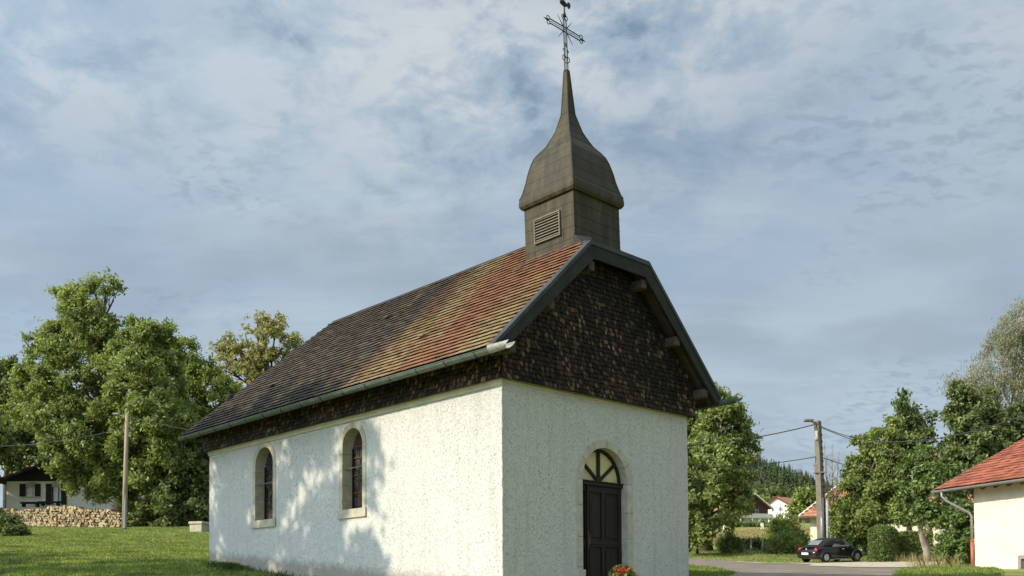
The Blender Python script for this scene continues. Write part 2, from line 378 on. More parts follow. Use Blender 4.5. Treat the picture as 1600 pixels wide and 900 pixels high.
M['birch'] = m_leaf('birch_leaves', (0.16, 0.17, 0.10), (0.28, 0.285, 0.18), (0.40, 0.38, 0.26), trans=0.4)
M['bush'] = m_leaf('bush_leaves', (0.12, 0.165, 0.042), (0.24, 0.30, 0.090), (0.34, 0.33, 0.13), trans=0.40)
M['hedge'] = m_leaf('hedge_leaves', (0.075, 0.115, 0.034), (0.16, 0.225, 0.066), (0.25, 0.30, 0.115), nscale=2.0)
M['fir'] = m_leaf('fir_needles', (0.045, 0.066, 0.026), (0.085, 0.112, 0.045), (0.13, 0.15, 0.065), trans=0.1, nscale=0.03)
M['drygrass'] = m_leaf('dry_grass', (0.22, 0.18, 0.08), (0.38, 0.32, 0.16), (0.46, 0.39, 0.21))
M['blade'] = m_leaf('grass_blades', (0.090, 0.160, 0.026), (0.19, 0.255, 0.055), (0.35, 0.33, 0.13), nscale=0.9, nvar=0.5)
M['bark'] = simple('bark', (0.085, 0.068, 0.052), 0.95, 0.4, 4, 0.6, 20)
M['palebark'] = simple('pale_bark', (0.30, 0.27, 0.22), 0.95, 0.5, 3, 0.5, 20)
M['twig'] = simple('bare_twigs', (0.22, 0.18, 0.14), 0.95, 0.3, 4)
M['concrete'] = simple('pole_concrete', (0.165, 0.142, 0.108), 0.9, 0.25, 4, 0.2, 40)
M['polewood'] = simple('pole_wood', (0.30, 0.24, 0.17), 0.9, 0.25, 3, 0.2, 40, stretch=(3, 3, 0.4))
M['galv'] = simple('galvanised_sheath', (0.25, 0.255, 0.25), 0.45, 0.15, 6, metal=0.3)
M['cable'] = simple('black_cable', (0.03, 0.03, 0.03), 0.6, 0.1)
M['redtile'] = simple('red_tiles', (0.29, 0.092, 0.052), 0.85, 0.30, 2.5, 0.2, 40, island=0.32)
M['fartile'] = simple('faded_red_tiles', (0.33, 0.15, 0.085), 0.85, 0.3, 1.2, 0.2, 20, island=0.22)
M['cream'] = simple('cream_render', (0.66, 0.605, 0.49), 0.92, 0.11, 1.3, 0.4, 45)
M['white'] = simple('white_render', (0.66, 0.63, 0.56), 0.92, 0.08, 1, 0.1, 30)
M['brownwood'] = simple('brown_boards', (0.075, 0.036, 0.026), 0.8, 0.3, 4, stretch=(4, 4, 0.3))
M['darkboards'] = simple('dark_boards', (0.016, 0.013, 0.011), 0.85, 0.4, 4, stretch=(4, 4, 0.3))
M['pane'] = simple('window_pane', (0.05, 0.06, 0.07), 0.08, 0.2, 2, spec=0.8)
M['curtain'] = simple('curtained_pane', (0.55, 0.60, 0.66), 0.25, 0.1, 6)
def m_log():
    m, t, b, out = mat_new('split_log'); oc = objco(t); r = N(t, 'ShaderNodeObjectInfo').outputs['Random']
    c = ramp(t, r, [(0.0, (0.17, 0.12, 0.07)), (0.3, (0.34, 0.25, 0.14)), (0.7, (0.50, 0.37, 0.215)), (0.88, (0.56, 0.44, 0.27)), (1.0, (0.32, 0.28, 0.22))])
    c = mixc(t, 1.0, c, ramp(t, noise(t, oc, 14, 5, 0.6), [(0.3, 0.6), (0.7, 1.2)]), 'MULTIPLY')
    L(t, c, b.inputs['Base Color']); b.inputs['Roughness'].default_value = 0.9; bump(t, b, noise(t, oc, 50, 3), 0.3, 0.02); return m
M['logend'] = m_log()
M['carpaint'] = simple('black_paint', (0.006, 0.006, 0.008), 0.12, 0.1, 2, spec=0.6)
M['softtop'] = simple('soft_top_fabric', (0.012, 0.012, 0.012), 0.95, 0.3, 10)
M['tyre'] = simple('tyre_rubber', (0.018, 0.018, 0.018), 0.85, 0.2, 10)
M['alloy'] = simple('alloy_rim', (0.62, 0.60, 0.56), 0.35, 0.1, 5, metal=0.5)
M['carglass'] = simple('car_glass', (0.10, 0.12, 0.10), 0.06, 0.2, 2, spec=0.9)
M['redlens'] = simple('red_lens', (0.55, 0.02, 0.02), 0.2, 0.2, 10)
M['plate'] = simple('white_plate', (0.8, 0.8, 0.78), 0.4, 0.03)
M['blue'] = simple('blue_plastic', (0.045, 0.13, 0.42), 0.4, 0.1)
M['terracotta'] = simple('terracotta', (0.36, 0.15, 0.08), 0.85, 0.15)
M['redflower'] = m_leaf('red_petals', (0.55, 0.04, 0.05), (0.72, 0.09, 0.09), (0.75, 0.25, 0.28))
M['yellowflower'] = m_leaf('yellow_petals', (0.45, 0.33, 0.04), (0.55, 0.42, 0.08), (0.35, 0.33, 0.06))
M['redpipe'] = simple('red_pipe', (0.34, 0.10, 0.06), 0.6, 0.2)
M['orangewood'] = simple('varnished_wood', (0.30, 0.115, 0.04), 0.45, 0.25, 5)
M['weedgreen'] = m_leaf('weed_leaves', (0.04, 0.07, 0.02), (0.08, 0.13, 0.035))

# ------------------------------------------------------------------ terrain
LT = np.array([(-60,-2.4),(0,-1.4),(10,-.85),(18,-.03),(22,.38),(24,.66),(27.3,1.09),(35,1.95),(48,3.25),(62,4.62),(66,5.05),(78,6.9),(120,11),(250,22),(450,38),(4000,60)])
RT = np.array([(-60,-2.2),(0,-1.4),(10,-.8),(18,-.05),(22.2,.30),(30,.74),(45,1.42),(58,1.99),(62,2.48),(66,3.02),(80,4.05),(100,5.65),(180,12.6),(220,15.8),(260,19.5),(450,36),(4000,60)])
def _sm(pr, d):
    a = np.zeros_like(d)
    for k in (-1.5, -.75, 0, .75, 1.5): a += np.interp(d+k, pr[:, 0], pr[:, 1])
    return a/5
def terrain(x, y):
    x = np.asarray(x, float); y = np.asarray(y, float)
    d = (x-CAM.x)*FH.x+(y-CAM.y)*FH.y; s = (x-CAM.x)*RH.x+(y-CAM.y)*RH.y
    u = s/np.maximum(d, 14.0)
    w = np.clip((u+0.28)/0.46, 0, 1); w = w*w*(3-2*w)
    z = _sm(LT, d)*(1-w)+_sm(RT, d)*w
    z += 0.05*np.sin(x*.33+1)*np.sin(y*.27)*np.clip((d-24)/20, 0, 1)
    z += 6.0*np.clip((d-300)/300, 0, 1)*np.sin(s*.004+1.0)
    return z
def axis_grid(lo, hi, fine0, fine1, step):
    a = list(np.arange(fine0, fine1+1e-6, step)); st = step
    x = fine1
    while x < hi: st *= 1.18; x += st; a.append(x)
    st = step; x = fine0
    while x > lo: st *= 1.18; x -= st; a.insert(0, x)
    return np.array(a)
GX = axis_grid(-2600, 2600, -32, 62, 0.7); GY = axis_grid(-900, 3600, -14, 70, 0.7)
GZ = terrain(GX[:, None], GY[None, :])
def gz(x, y):
    i = int(np.clip(np.searchsorted(GX, x)-1, 0, len(GX)-2)); j = int(np.clip(np.searchsorted(GY, y)-1, 0, len(GY)-2))
    a = (x-GX[i])/(GX[i+1]-GX[i]); b = (y-GY[j])/(GY[j+1]-GY[j])
    return float((GZ[i,j]*(1-a)+GZ[i+1,j]*a)*(1-b)+(GZ[i,j+1]*(1-a)+GZ[i+1,j+1]*a)*b)
def gza(x, y):
    i = np.clip(np.searchsorted(GX, x)-1, 0, len(GX)-2); j = np.clip(np.searchsorted(GY, y)-1, 0, len(GY)-2)
    a = (x-GX[i])/(GX[i+1]-GX[i]); b = (y-GY[j])/(GY[j+1]-GY[j])
    return (GZ[i,j]*(1-a)+GZ[i+1,j]*a)*(1-b)+(GZ[i,j+1]*(1-a)+GZ[i+1,j+1]*a)*b
def G(px, py, dmax=300):
    d = 8.0
    while d < dmax:
        p = P(px, py, d)
        if p.z <= gz(p.x, p.y): return Vector((p.x, p.y, gz(p.x, p.y)))
        d += 0.1 if d < 120 else 0.5
    p = P(px, py, dmax); return Vector((p.x, p.y, gz(p.x, p.y)))
def S(px, d):
    """point on the ground under picture column px at depth d"""
    p = CAM+FH*d+RH*((px-800)/F*d); return Vector((p.x, p.y, gz(p.x, p.y)))

def m_ground():
    m, t, b, out = mat_new('lawn_ground'); oc = objco(t)
    n1 = noise(t, oc, 0.35, 5, 0.6); n2 = noise(t, oc, 5.0, 5, 0.7); n3 = noise(t, oc, 30, 3, 0.6)
    c = ramp(t, n1, [(0.32, (0.135, 0.180, 0.040)), (0.5, (0.225, 0.250, 0.070)), (0.68, (0.34, 0.315, 0.135))])
    f = ramp(t, math_(t, 'ADD', math_(t, 'MULTIPLY', n2, 0.6), math_(t, 'MULTIPLY', n3, 0.4)), [(0.35, 0.55), (0.65, 1.35)])
    c = mixc(t, 1.0, c, f, 'MULTIPLY')
    L(t, c, b.inputs['Base Color']); b.inputs['Roughness'].default_value = 0.95; b.inputs['Specular IOR Level'].default_value = 0.1
    bump(t, b, n3, 0.8, 0.06); return m
M['ground'] = m_ground()
nx, ny = len(GX), len(GY)
XX, YY = np.meshgrid(GX, GY, indexing='ij')
gv = np.stack([XX, YY, GZ], -1).reshape(-1, 3)
ii, jj = np.meshgrid(np.arange(nx-1), np.arange(ny-1), indexing='ij')
a0 = (ii*ny+jj).ravel()
ground = quads_mesh('ground', gv, np.stack([a0, a0+ny, a0+ny+1, a0+1], 1), M['ground'], smooth=True)
tag(ground, kind='structure')

def drape(name, poly, mat, off, step=0.5, edge=0.0):
    """sheet over the ground inside a plan polygon, cut along its outline"""
    xs = [p[0] for p in poly]; ys = [p[1] for p in poly]
    x = np.arange(min(xs)-step, max(xs)+2*step, step); y = np.arange(min(ys)-step, max(ys)+2*step, step)
    bm = bmesh.new()
    vs = [[bm.verts.new((float(a), float(b_), 0)) for b_ in y] for a in x]
    inside = lambda a, b_: sum(((poly[i][1] > b_) != (poly[i-1][1] > b_)) and (a < (poly[i-1][0]-poly[i][0])*(b_-poly[i][1])/(poly[i-1][1]-poly[i][1])+poly[i][0]) for i in range(len(poly))) % 2
    for i in range(len(x)-1):
        for j in range(len(y)-1):
            if inside((x[i]+x[i+1])/2, (y[j]+y[j+1])/2): bm.faces.new((vs[i][j], vs[i+1][j], vs[i+1][j+1], vs[i][j+1]))
    for v in [v for v in bm.verts if not v.link_faces]: bm.verts.remove(v)
    pv = np.array([(p[0], p[1]) for p in poly])
    for v in bm.verts:          # pull the stepped rim onto the outline
        if v.is_boundary:
            q = np.array((v.co.x, v.co.y)); best = None
            for i in range(len(pv)):
                a, b_ = pv[i-1], pv[i]; ab = b_-a; tt = np.clip(((q-a)@ab)/max(ab@ab, 1e-9), 0, 1); c = a+ab*tt; dd = (c-q)@(c-q)
                if best is None or dd < best[0]: best = (dd, c)
            w = 1.0
            v.co.x, v.co.y = best[1][0]+random.gauss(0, edge), best[1][1]+random.gauss(0, edge)
    for v in bm.verts: v.co.z = gz(v.co.x, v.co.y)+off
    me = bpy.data.meshes.new(name); bm.to_mesh(me); bm.free(); me.materials.append(mat)
    me.polygons.foreach_set('use_smooth', [True]*len(me.polygons))
    return link(bpy.data.objects.new(name, me))
def gpoly(pts): return [tuple(G(*p)[:2]) if len(p) == 2 else tuple(S(p[0], p[2])[:2]) for p in pts]
M['asphalt'] = simple('worn_asphalt', (0.205, 0.172, 0.138), 0.95, 0.28, 0.8, 0.5, 60, spec=0.15)
M['gravel'] = simple('pale_gravel', (0.46, 0.40, 0.30), 0.97, 0.28, 2.2, 0.7, 45, spec=0.1)
M['straw'] = simple('mown_hay_field', (0.32, 0.26, 0.105), 0.97, 0.3, 0.35, 0.5, 8, spec=0.1)
road_poly = [tuple(S(*q)[:2]) for q in ((1030, 62.0), (1080, 61.2), (1170, 58.6), (1240, 55.6), (1330, 51.6), (1420, 47.0), (1455, 40.0), (1400, 33.0), (1400, 26.0), (1130, 26.0), (1150, 32.0), (1110, 40.0), (1080, 47.5), (1030, 54.0))]
tag(drape('road', road_poly, M['asphalt'], 0.035, edge=0.05), kind='structure')
gravel_poly = [tuple(S(*q)[:2]) for q in ((1120, 60.0), (1240, 56.0), (1290, 57.6), (1370, 58.4), (1440, 56.0), (1490, 50.0), (1440, 42.0), (1390, 38.0), (1335, 39.0), (1310, 42.5), (1262, 44.0), (1270, 48.5), (1215, 51.0), (1180, 57.0))]
tag(drape('gravel_verge', gravel_poly, M['gravel'], 0.055, edge=0.1), kind='structure')
field_poly = [tuple(S(*q)[:2]) for q in ((1060, 108), (1300, 104), (1310, 150), (1060, 160))]
tag(drape('hay_field', field_poly, M['straw'], 0.12, step=2.0), kind='structure')

# ------------------------------------------------------------------ chapel
W_, LN, HS = 6.0, 12.61, 4.34          # width, length, stucco height
ZE, ZT, ZR = 4.805, 7.381, 8.306       # eave, clipped gable, ridge
EO, FO, HT = 0.62, 0.51, 0.956         # eave and front overhang, half width of the clipped gable
YR = 10.69                             # rear end of the ridge
SL = (ZR-ZE)/(W_/2+EO)
chapel = thing('chapel', 'white roughcast village chapel with a small domed bell tower and steep tiled roof', 'chapel')
def arch(c, w, z0, top, n=14):
    r = w/2; zs = top-r; pts = [(c-r, z0)]
    for i in range(n+1):
        a = math.pi*(1-i/n); pts.append((c+r*math.cos(a), zs+r*math.sin(a)))
    pts.append((c+r, z0)); return pts
DOOR = arch(3.02, 1.80, -0.60, 3.483)
WINS = [(9.36, 1.24, 1.975, 4.262), (5.165, 1.12, 1.975, 4.222)]
def wall_with_holes(mb_holes, outer, to3):
    bm = bmesh.new(); edges = []
    for lp in [outer]+mb_holes:
        vs = [bm.verts.new(to3(a, b)) for a, b in lp]
        for i in range(len(vs)): edges.append(bm.edges.new((vs[i-1], vs[i])))
    bmesh.ops.triangle_fill(bm, use_beauty=True, use_dissolve=False, edges=edges)
    me = bpy.data.meshes.new('w'); bm.to_mesh(me); bm.free()
    v = [tuple(x.co) for x in me.vertices]; f = [tuple(p.vertices) for p in me.polygons]; bpy.data.meshes.remove(me); return v, f
wm = MB()
zb = -0.7; ZTOP = 5.15
wm.add(*wall_with_holes([arch(c, w, z0, t) for c, w, z0, t in WINS], [(0, zb), (LN, zb), (LN, ZTOP), (0, ZTOP)], lambda a, b: (0, a, b)))
# front wall outline runs around the door opening down to the foot
fo = [(0, zb), (DOOR[0][0], zb)]+DOOR[1:-1]+[(DOOR[-1][0], zb), (W_, zb), (W_, ZTOP), (0, ZTOP)]
wm.add(*wall_with_holes([], fo, lambda a, b: (a, 0, b)))
wm.add([(W_, 0, zb), (W_, LN, zb), (W_, LN, ZTOP), (W_, 0, ZTOP)], [(0, 1, 2, 3)])
wm.add([(0, LN, zb), (W_, LN, zb), (W_, LN, ZTOP), (0, LN, ZTOP)], [(0, 1, 2, 3)])
wm.build('wall', M['stucco'], chapel, fix=False)
# slightly uneven arris along the two visible corners: rounded roughcast bead
for (x, y) in ((0.012, 0.012), (W_-0.012, 0.012), (0.012, LN-0.012)):
    zsn = np.arange(-0.6, 4.33, 0.07)
    cb = MB(); cb.tube([(x+random.gauss(0, .003), y+random.gauss(0, .003), z) for z in zsn], [0.021+random.gauss(0, .003) for _ in zsn], 7)
    cb.build('corner_arris', M['stucco'], chapel, smooth=True)
cn = MB(); cn.box(-0.035, 0.0, -0.03, LN+0.03, 4.235, 4.36); cn.box(-0.055, 0.0, -0.05, LN+0.05, 4.30, 4.37)
cn.box(0.0, W_, -0.02, 0.0, 4.315, 4.36)
cn.build('cornice', M['plaster'], chapel, bevel=0.01)

def surround(name, out, inn, to3, d0, d1, joints, parent, sill=None):
    """stone ring: front face at depth d0 (proud), reveal running to d1; joints = outline fractions"""
    mb = MB(); n = len(out)
    fo_ = [to3(a, b, d0) for a, b in out]; fi = [to3(a, b, d0) for a, b in inn]
    bo = [to3(a, b, 0.12) for a, b in out]; bi = [to3(a, b, d1) for a, b in inn]
    mb.add(fo_+fi+bo+bi, [(i, i+1, n+i+1, n+i) for i in range(n-1)]+[(i, 2*n+i, 2*n+i+1, i+1) for i in range(n-1)]+[(n+i, n+i+1, 3*n+i+1, 3*n+i) for i in range(n-1)])
    mb.cur = 1
    for jf in joints:
        i = int(jf); fr = jf-i
        lerp = lambda pl: Vector(pl[i])*(1-fr)+Vector(pl[min(i+1, n-1)])*fr
        o_, i_ = lerp([Vector((*p, 0)) for p in out]), lerp([Vector((*p, 0)) for p in inn])
        dr = (o_-i_).normalized(); tn = Vector((-dr.y, dr.x, 0))*0.0055
        q = [i_+tn, o_+tn, o_-tn, i_-tn]
        mb.add([to3(p.x, p.y, d0-0.0025) for p in q], [(0, 1, 2, 3)])
        ii_ = i_+dr*-0.0025
        mb.add([to3(ii_.x+tn.x, ii_.y+tn.y, d0), to3(ii_.x-tn.x, ii_.y-tn.y, d0), to3(ii_.x-tn.x, ii_.y-tn.y, d1), to3(ii_.x+tn.x, ii_.y+tn.y, d1)], [(0, 1, 2, 3)])
    if sill:
        mb.cur = 0; mb.box(*sill)
    return mb.build(name, [M['greystone' if name == 'door_surround' else 'stone'], M['joint']], parent, fix=False)
# door
dto = lambda a, b, dep: (a, dep, b)
d_in = arch(3.02, 1.47, -0.60, 3.318)
surround('door_surround', DOOR, d_in, dto, -0.018, 0.24, [0.42, 0.62, 0.83, 1.0, 3.6, 5.9, 8.3, 10.6, 12.7, 15.0, 15.2, 15.38, 15.6], chapel)
for x0, x1 in ((2.095, 2.345), (3.695, 3.945)):
    pl = MB(); pl.box(x0, x1, -0.05, 0.30, -0.6, 0.675); pl.build('plinth_block', M['greystone'], chapel, bevel=0.012)
st_ = MB(); st_.box(2.05, 3.99, -0.55, 0.30, -0.5, 0.13); st_.build('doorstep', M['greystone'], chapel, bevel=0.02)
# door leaf: stiles, rails and sunk panels
YD = 0.16
dl = MB(); dl.box(2.29, 3.75, YD+0.036, YD+0.07, 0.13, 2.50)
cols = [2.305, 2.56, 2.70, 3.09, 3.19, 3.735]
for x0, x1 in ((2.29, 2.37), (2.555, 2.665), (3.09, 3.19), (3.655, 3.75)): dl.box(x0, x1, YD, YD+0.05, 0.13, 2.50)
for z0, z1 in ((0.13, 0.35), (1.18, 1.32), (2.36, 2.50)):
    for x0, x1 in ((2.37, 2.555), (2.665, 3.09), (3.19, 3.655)): dl.box(x0, x1, YD+0.004, YD+0.045, z0, z1)
dl.box(2.585, 2.635, YD-0.035, YD, 0.14, 2.49)
for z in (1.25,):
    dl.box(2.31, 3.73, YD-0.012, YD+0.002, z-0.018, z+0.018)
for x0, x1 in ((2.40, 2.53), (2.71, 3.05), (3.24, 3.61)):
    for z0, z1 in ((0.42, 1.11), (1.39, 2.29)):
        dl.box(x0, x1, YD+0.016, YD+0.04, z0, z1)
dl.prism([(p[0], YD+0.008, p[1]) for p in arch(2.88, 0.24, 1.46, 2.24)], (0, 0.01, 0))
door = dl.build('door', M['oldwood'], chapel, bevel=0.006)
hd = MB(); hd.tube([(2.61, YD-0.036, 1.42), (2.61, YD-0.075, 1.42), (2.61, YD-0.08, 1.33), (2.61, YD-0.075, 1.24), (2.61, YD-0.036, 1.24)], 0.012, 8)
hd.box(2.592, 2.628, YD-0.041, YD-0.034, 1.16, 1.50); hd.build('handle', M['rusty'], door)
fl = MB(); fl.prism([(a, YD+0.06, b) for a, b in arch(3.02, 1.46, 2.56, 3.312)], (0, 0.02, 0)); fan = fl.build('fanlight', M['fan'], chapel)
fb = MB(); fb.box(2.29, 3.75, YD-0.05, YD+0.055, 2.50, 2.575); fb.box(2.29, 3.75, YD-0.075, YD+0.0, 2.575, 2.60)
fb.beam((3.02, YD+0.03, 2.59), (3.02, YD+0.03, 3.28), 0.075, 0.06, (0, 1, 0))
for sx in (-1, 1): fb.beam((3.02, YD+0.032, 2.60), (3.02+sx*0.56, YD+0.032, 3.03), 0.065, 0.055, (0, 1, 0))
ar = arch(3.02, 1.455, 2.58, 3.31); ar2 = arch(3.02, 1.33, 2.58, 3.25); n_ = len(ar)
fb.add([(a, YD+0.01, b) for a, b in ar]+[(a, YD+0.01, b) for a, b in ar2]+[(a, YD+0.058, b) for a, b in ar2], [(i, i+1, n_+i+1, n_+i) for i in range(n_-1)]+[(n_+i, n_+i+1, 2*n_+i+1, 2*n_+i) for i in range(n_-1)])
fb.build('glazing_bar', M['oldwood'], fan, bevel=0.006)
# windows in the side wall
for c, w, z0, t in WINS:
    wto = lambda a, b, dep: (dep, a, b)
    wi = MB()
    win = surround('window', arch(c, w, z0, t), arch(c, w-0.29, z0+0.20, t-0.145), wto, -0.014, 0.34, [0.18, 0.42, 0.7, 0.95, 4.3, 8.0, 11.6, 15.1, 15.35, 15.6, 15.85], chapel,
                   sill=(-0.045, 0.30, c-w/2-0.02, c+w/2+0.02, z0-0.005, z0+0.20))
    gp = arch(c, w-0.29, z0+0.20, t-0.145)
    gm = MB(); gm.prism([(0.30, a, b) for a, b in gp], (0.02, 0, 0)); gl = gm.build('stained_glass', M['stained'], win)
    lm = MB(); hw = (w-0.29)/2; zt = t-0.145
    for fz in (0.22, 0.44, 0.66, 0.80): lm.beam((0.285, c-hw, z0+0.20+fz*(zt-z0-0.2)), (0.285, c+hw, z0+0.20+fz*(zt-z0-0.2)), 0.02, 0.022)
    lm.beam((0.285, c, z0+0.20), (0.285, c, z0+0.2+0.66*(zt-z0-0.2)), 0.014, 0.014)
    for rr, zc in ((0.27, zt-hw-0.02), (0.18, zt-hw-0.02), (0.20, z0+0.75), (0.12, z0+1.35)):
        lm.tube([(0.288, c+rr*math.cos(q), zc+rr*math.sin(q)) for q in np.linspace(0, 2*math.pi, 25)], 0.008, 5)
    lm.build('lead_came', M['rusty'] if c < 7 else M['iron'], gl)
    br = MB(); br.beam((0.10, c-hw, z0+1.19), (0.10, c+hw, z0+1.19), 0.022, 0.022); br.build('saddle_bar', M['zinc'], win)
    fr = MB(); fr.box(0.255, 0.30, c-hw, c+hw, z0+0.20, z0+0.245)
    for sy in (-1, 1): fr.box(0.26, 0.30, c+sy*(hw-0.018)-0.018, c+sy*(hw-0.018)+0.018, z0+0.2, zt-hw)
    fr.build('frame', M['oldwood'], win)

# shingle cladding: front gable and the band under the eaves
def shingles(name, origin, ux, nrm, width, z0, z1, clip, gauge=0.098, wd=0.066):
    ux = np.array(ux, float); nrm = np.array(nrm, float); up = np.array((0, 0, 1.0)); C, U, V, Wv = [], [], [], []
    z = z0; row = 0
    while z < z1:
        x = -random.random()*wd
        while x < width:
            w_ = wd*random.uniform(0.72, 1.25); ln = gauge*1.75
            tilt = 0.21+random.gauss(0, .03); dz = random.gauss(0, .008)
            v = up*math.cos(tilt)-nrm*math.sin(tilt)
            n = nrm*math.cos(tilt)+up*math.sin(tilt)
            if row == 0: v = up*math.cos(.25)-nrm*math.sin(.25)
            x0 = max(x, 0); x1 = min(x+w_, width)
            if x1-x0 > .02:
                c = np.array(origin)+ux*((x0+x1)/2)+up*(z+dz+ln/2)+nrm*(0.036+random.gauss(0, .003))
                C.append(c); U.append(ux*((x1-x0)/2-0.003)); V.append(v*ln/2); Wv.append(n*0.0055)
            x += w_
        z += gauge; row += 1
    v, q = boxes_arrays(np.array(C), np.array(U), np.array(V), np.array(Wv))
    o = quads_mesh(name, v, q, M['shingle'], chapel)
    if clip: clip_planes(o, clip)
    return o
dx_u = 0.20
rl = lambda x: ZE+SL*(x+EO)            # roof surface height above x on the left slope
clipg = [((-EO, 0, ZE-0.26), (-SL, 0, 1)), ((W_+EO, 0, ZE-0.26), (SL, 0, 1)), ((0, 0, ZT-0.17), (0, 0, 1))]
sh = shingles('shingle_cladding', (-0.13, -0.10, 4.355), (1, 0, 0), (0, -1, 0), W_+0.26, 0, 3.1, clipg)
bk = MB(); zz_ = lambda x: rl(x)-0.24
bk.add([(-0.10, -0.085, 4.36), (W_+0.10, -0.085, 4.36), (W_+0.10, -0.085, zz_(-0.10)), (3+HT+.1, -0.085, ZT-.15), (3-HT-.1, -0.085, ZT-.15), (-0.10, -0.085, zz_(-0.10))], [(0, 1, 2, 3, 4, 5)])
bk.box(-0.10, 0.0, -0.08, LN+0.08, 4.36, 5.05); bk.box(W_, W_+0.1, -0.08, LN+0.08, 4.36, 5.05); bk.box(-0.1, W_+0.1, LN, LN+0.08, 4.36, 5.05)
bk.build('sheathing', M['soffit'], chapel)
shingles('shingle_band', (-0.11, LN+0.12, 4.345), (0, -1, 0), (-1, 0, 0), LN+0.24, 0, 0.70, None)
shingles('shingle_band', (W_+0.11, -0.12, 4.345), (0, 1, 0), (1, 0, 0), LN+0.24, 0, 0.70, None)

# roof: one small slab per tile
def tiles(name, p0, along, up, nrm, length, run, clip, tw=0.19, gauge=0.165):
    along = np.array(along, float); up = np.array(up, float); nrm = np.array(nrm, float)
    rows = int(run/gauge)+1; cols = int(length/tw)+2; C, U, V, Wv = [], [], [], []
    for r in range(rows):
        for c in range(cols):
            x = (c+0.5*(r % 2)-0.5)*tw
            tilt = 0.215+random.gauss(0, .007); ln = min(0.25, run-r*gauge+0.03)
            v = up*math.cos(tilt)-nrm*math.sin(tilt); n = nrm*math.cos(tilt)+up*math.sin(tilt)
            low = np.array(p0)+along*x+up*(r*gauge-0.02+random.gauss(0, .0025))+nrm*(0.060+random.gauss(0, .002))
            C.append(low+v*ln/2); U.append(along*(tw/2-0.0025)); V.append(v*ln/2); Wv.append(n*0.008)
    v, q = boxes_arrays(np.array(C), np.array(U), np.array(V), np.array(Wv))
    o = quads_mesh(name, v, q, M['tile'], chapel); clip_planes(o, clip); return o
sl = math.hypot(SL, 1.0); RUN = (W_/2+EO)*sl; YE = LN+0.37
hipn = Vector((0, (ZR-ZE), (YE-YR))).normalized()            # rear hip plane normal
PKR = (3, YR, ZR)
hs = (ZR-ZT)/HT                                               # front half hip keeps the same plan angle
YF = -FO+HT*3.11
fn = Vector((0, -(ZR-ZT), YF+FO)).normalized(); PKF = (3, YF, ZR)
def hip_line_plane(pk, low, side):
    """vertical plane through a hip line"""
    d = Vector((low[0]-pk[0], low[1]-pk[1], 0)); n = Vector((d.y, -d.x, 0)); return n if n.dot(Vector((0, side, 0))) > 0 else -n
for sx in (-1, 1):
    p0 = (3+sx*(W_/2+EO), -FO, ZE); up = (-sx/sl, 0, SL/sl); nr = (sx*SL/sl, 0, 1/sl)
    cl = [((0, -FO+0.01, 0), (0, -1, 0)), ((3, 0, ZR-0.0), (0, 0, 1)) if False else ((3, 0, 0), (-sx, 0, 0)),
          (PKR, hip_line_plane(PKR, (3+sx*(W_/2+EO), YE), 1))]
    cl.append((PKF, hip_line_plane(PKF, (3+sx*HT, -FO), -1)))
    # the front hip only exists above the clipped gable: its vertical plane misses the slope below it
    o = tiles('roof_tiles', p0, (0, 1, 0), up, nr, YE+FO, RUN, cl[:3])
    if sx == -1: roof = o
    bm = bmesh.new(); bm.from_mesh(o.data)
    ztest = ZT+0.0
    kill = [f for f in bm.faces if f.calc_center_median().z > ztest and f.calc_center_median().y < 1.2 and (f.calc_center_median()-Vector(PKF)).dot(cl[3][1]) > 0]
    bmesh.ops.delete(bm, geom=kill, context='FACES'); bm.to_mesh(o.data); bm.free()
tiles('roof_tiles', (3-(W_/2+EO), YE, ZE), (1, 0, 0), Vector((0, -(YE-YR), ZR-ZE)).normalized()[:], hipn[:], W_+2*EO, math.hypot(YE-YR, ZR-ZE),
      [(PKR, -hip_line_plane(PKR, (3-(W_/2+EO), YE), 1)), (PKR, -hip_line_plane(PKR, (3+(W_/2+EO), YE), 1))])
hm = MB(); hm.prism([Vector(p)+fn*.02 for p in ((3-HT-.03, -FO+.02, ZT), (3+HT+.03, -FO+.02, ZT), (3, YF, ZR))], fn*.015); hm.build('half_hip_sheet', M['fascia'], chapel)
# boarding under the tiles
dk = MB(); e = 0.018; q_ = 0.05
for sx in (-1, 1):
    xe = 3+sx*(W_/2+EO-0.02); nr = Vector((sx*SL/sl, 0, 1/sl))
    poly = [Vector((xe, -FO+.03, ZE)), Vector((xe, YE, ZE)), Vector((3, YR, ZR)), Vector((3, YF, ZR)), Vector((3+sx*HT, -FO+.03, ZT))]
    dk.prism([p-nr*e for p in poly], -nr*q_)
dk.prism([Vector(p)-hipn*e for p in ((3-W_/2-EO+.02, YE, ZE), (3+W_/2+EO-.02, YE, ZE), (3, YR, ZR))], -hipn*q_)
dk.prism([Vector(p)-fn*e for p in ((3-HT, -FO+.03, ZT), (3+HT, -FO+.03, ZT), (3, YF, ZR))], -fn*q_)
dk.build('roof_boarding', M['soffit'], chapel)
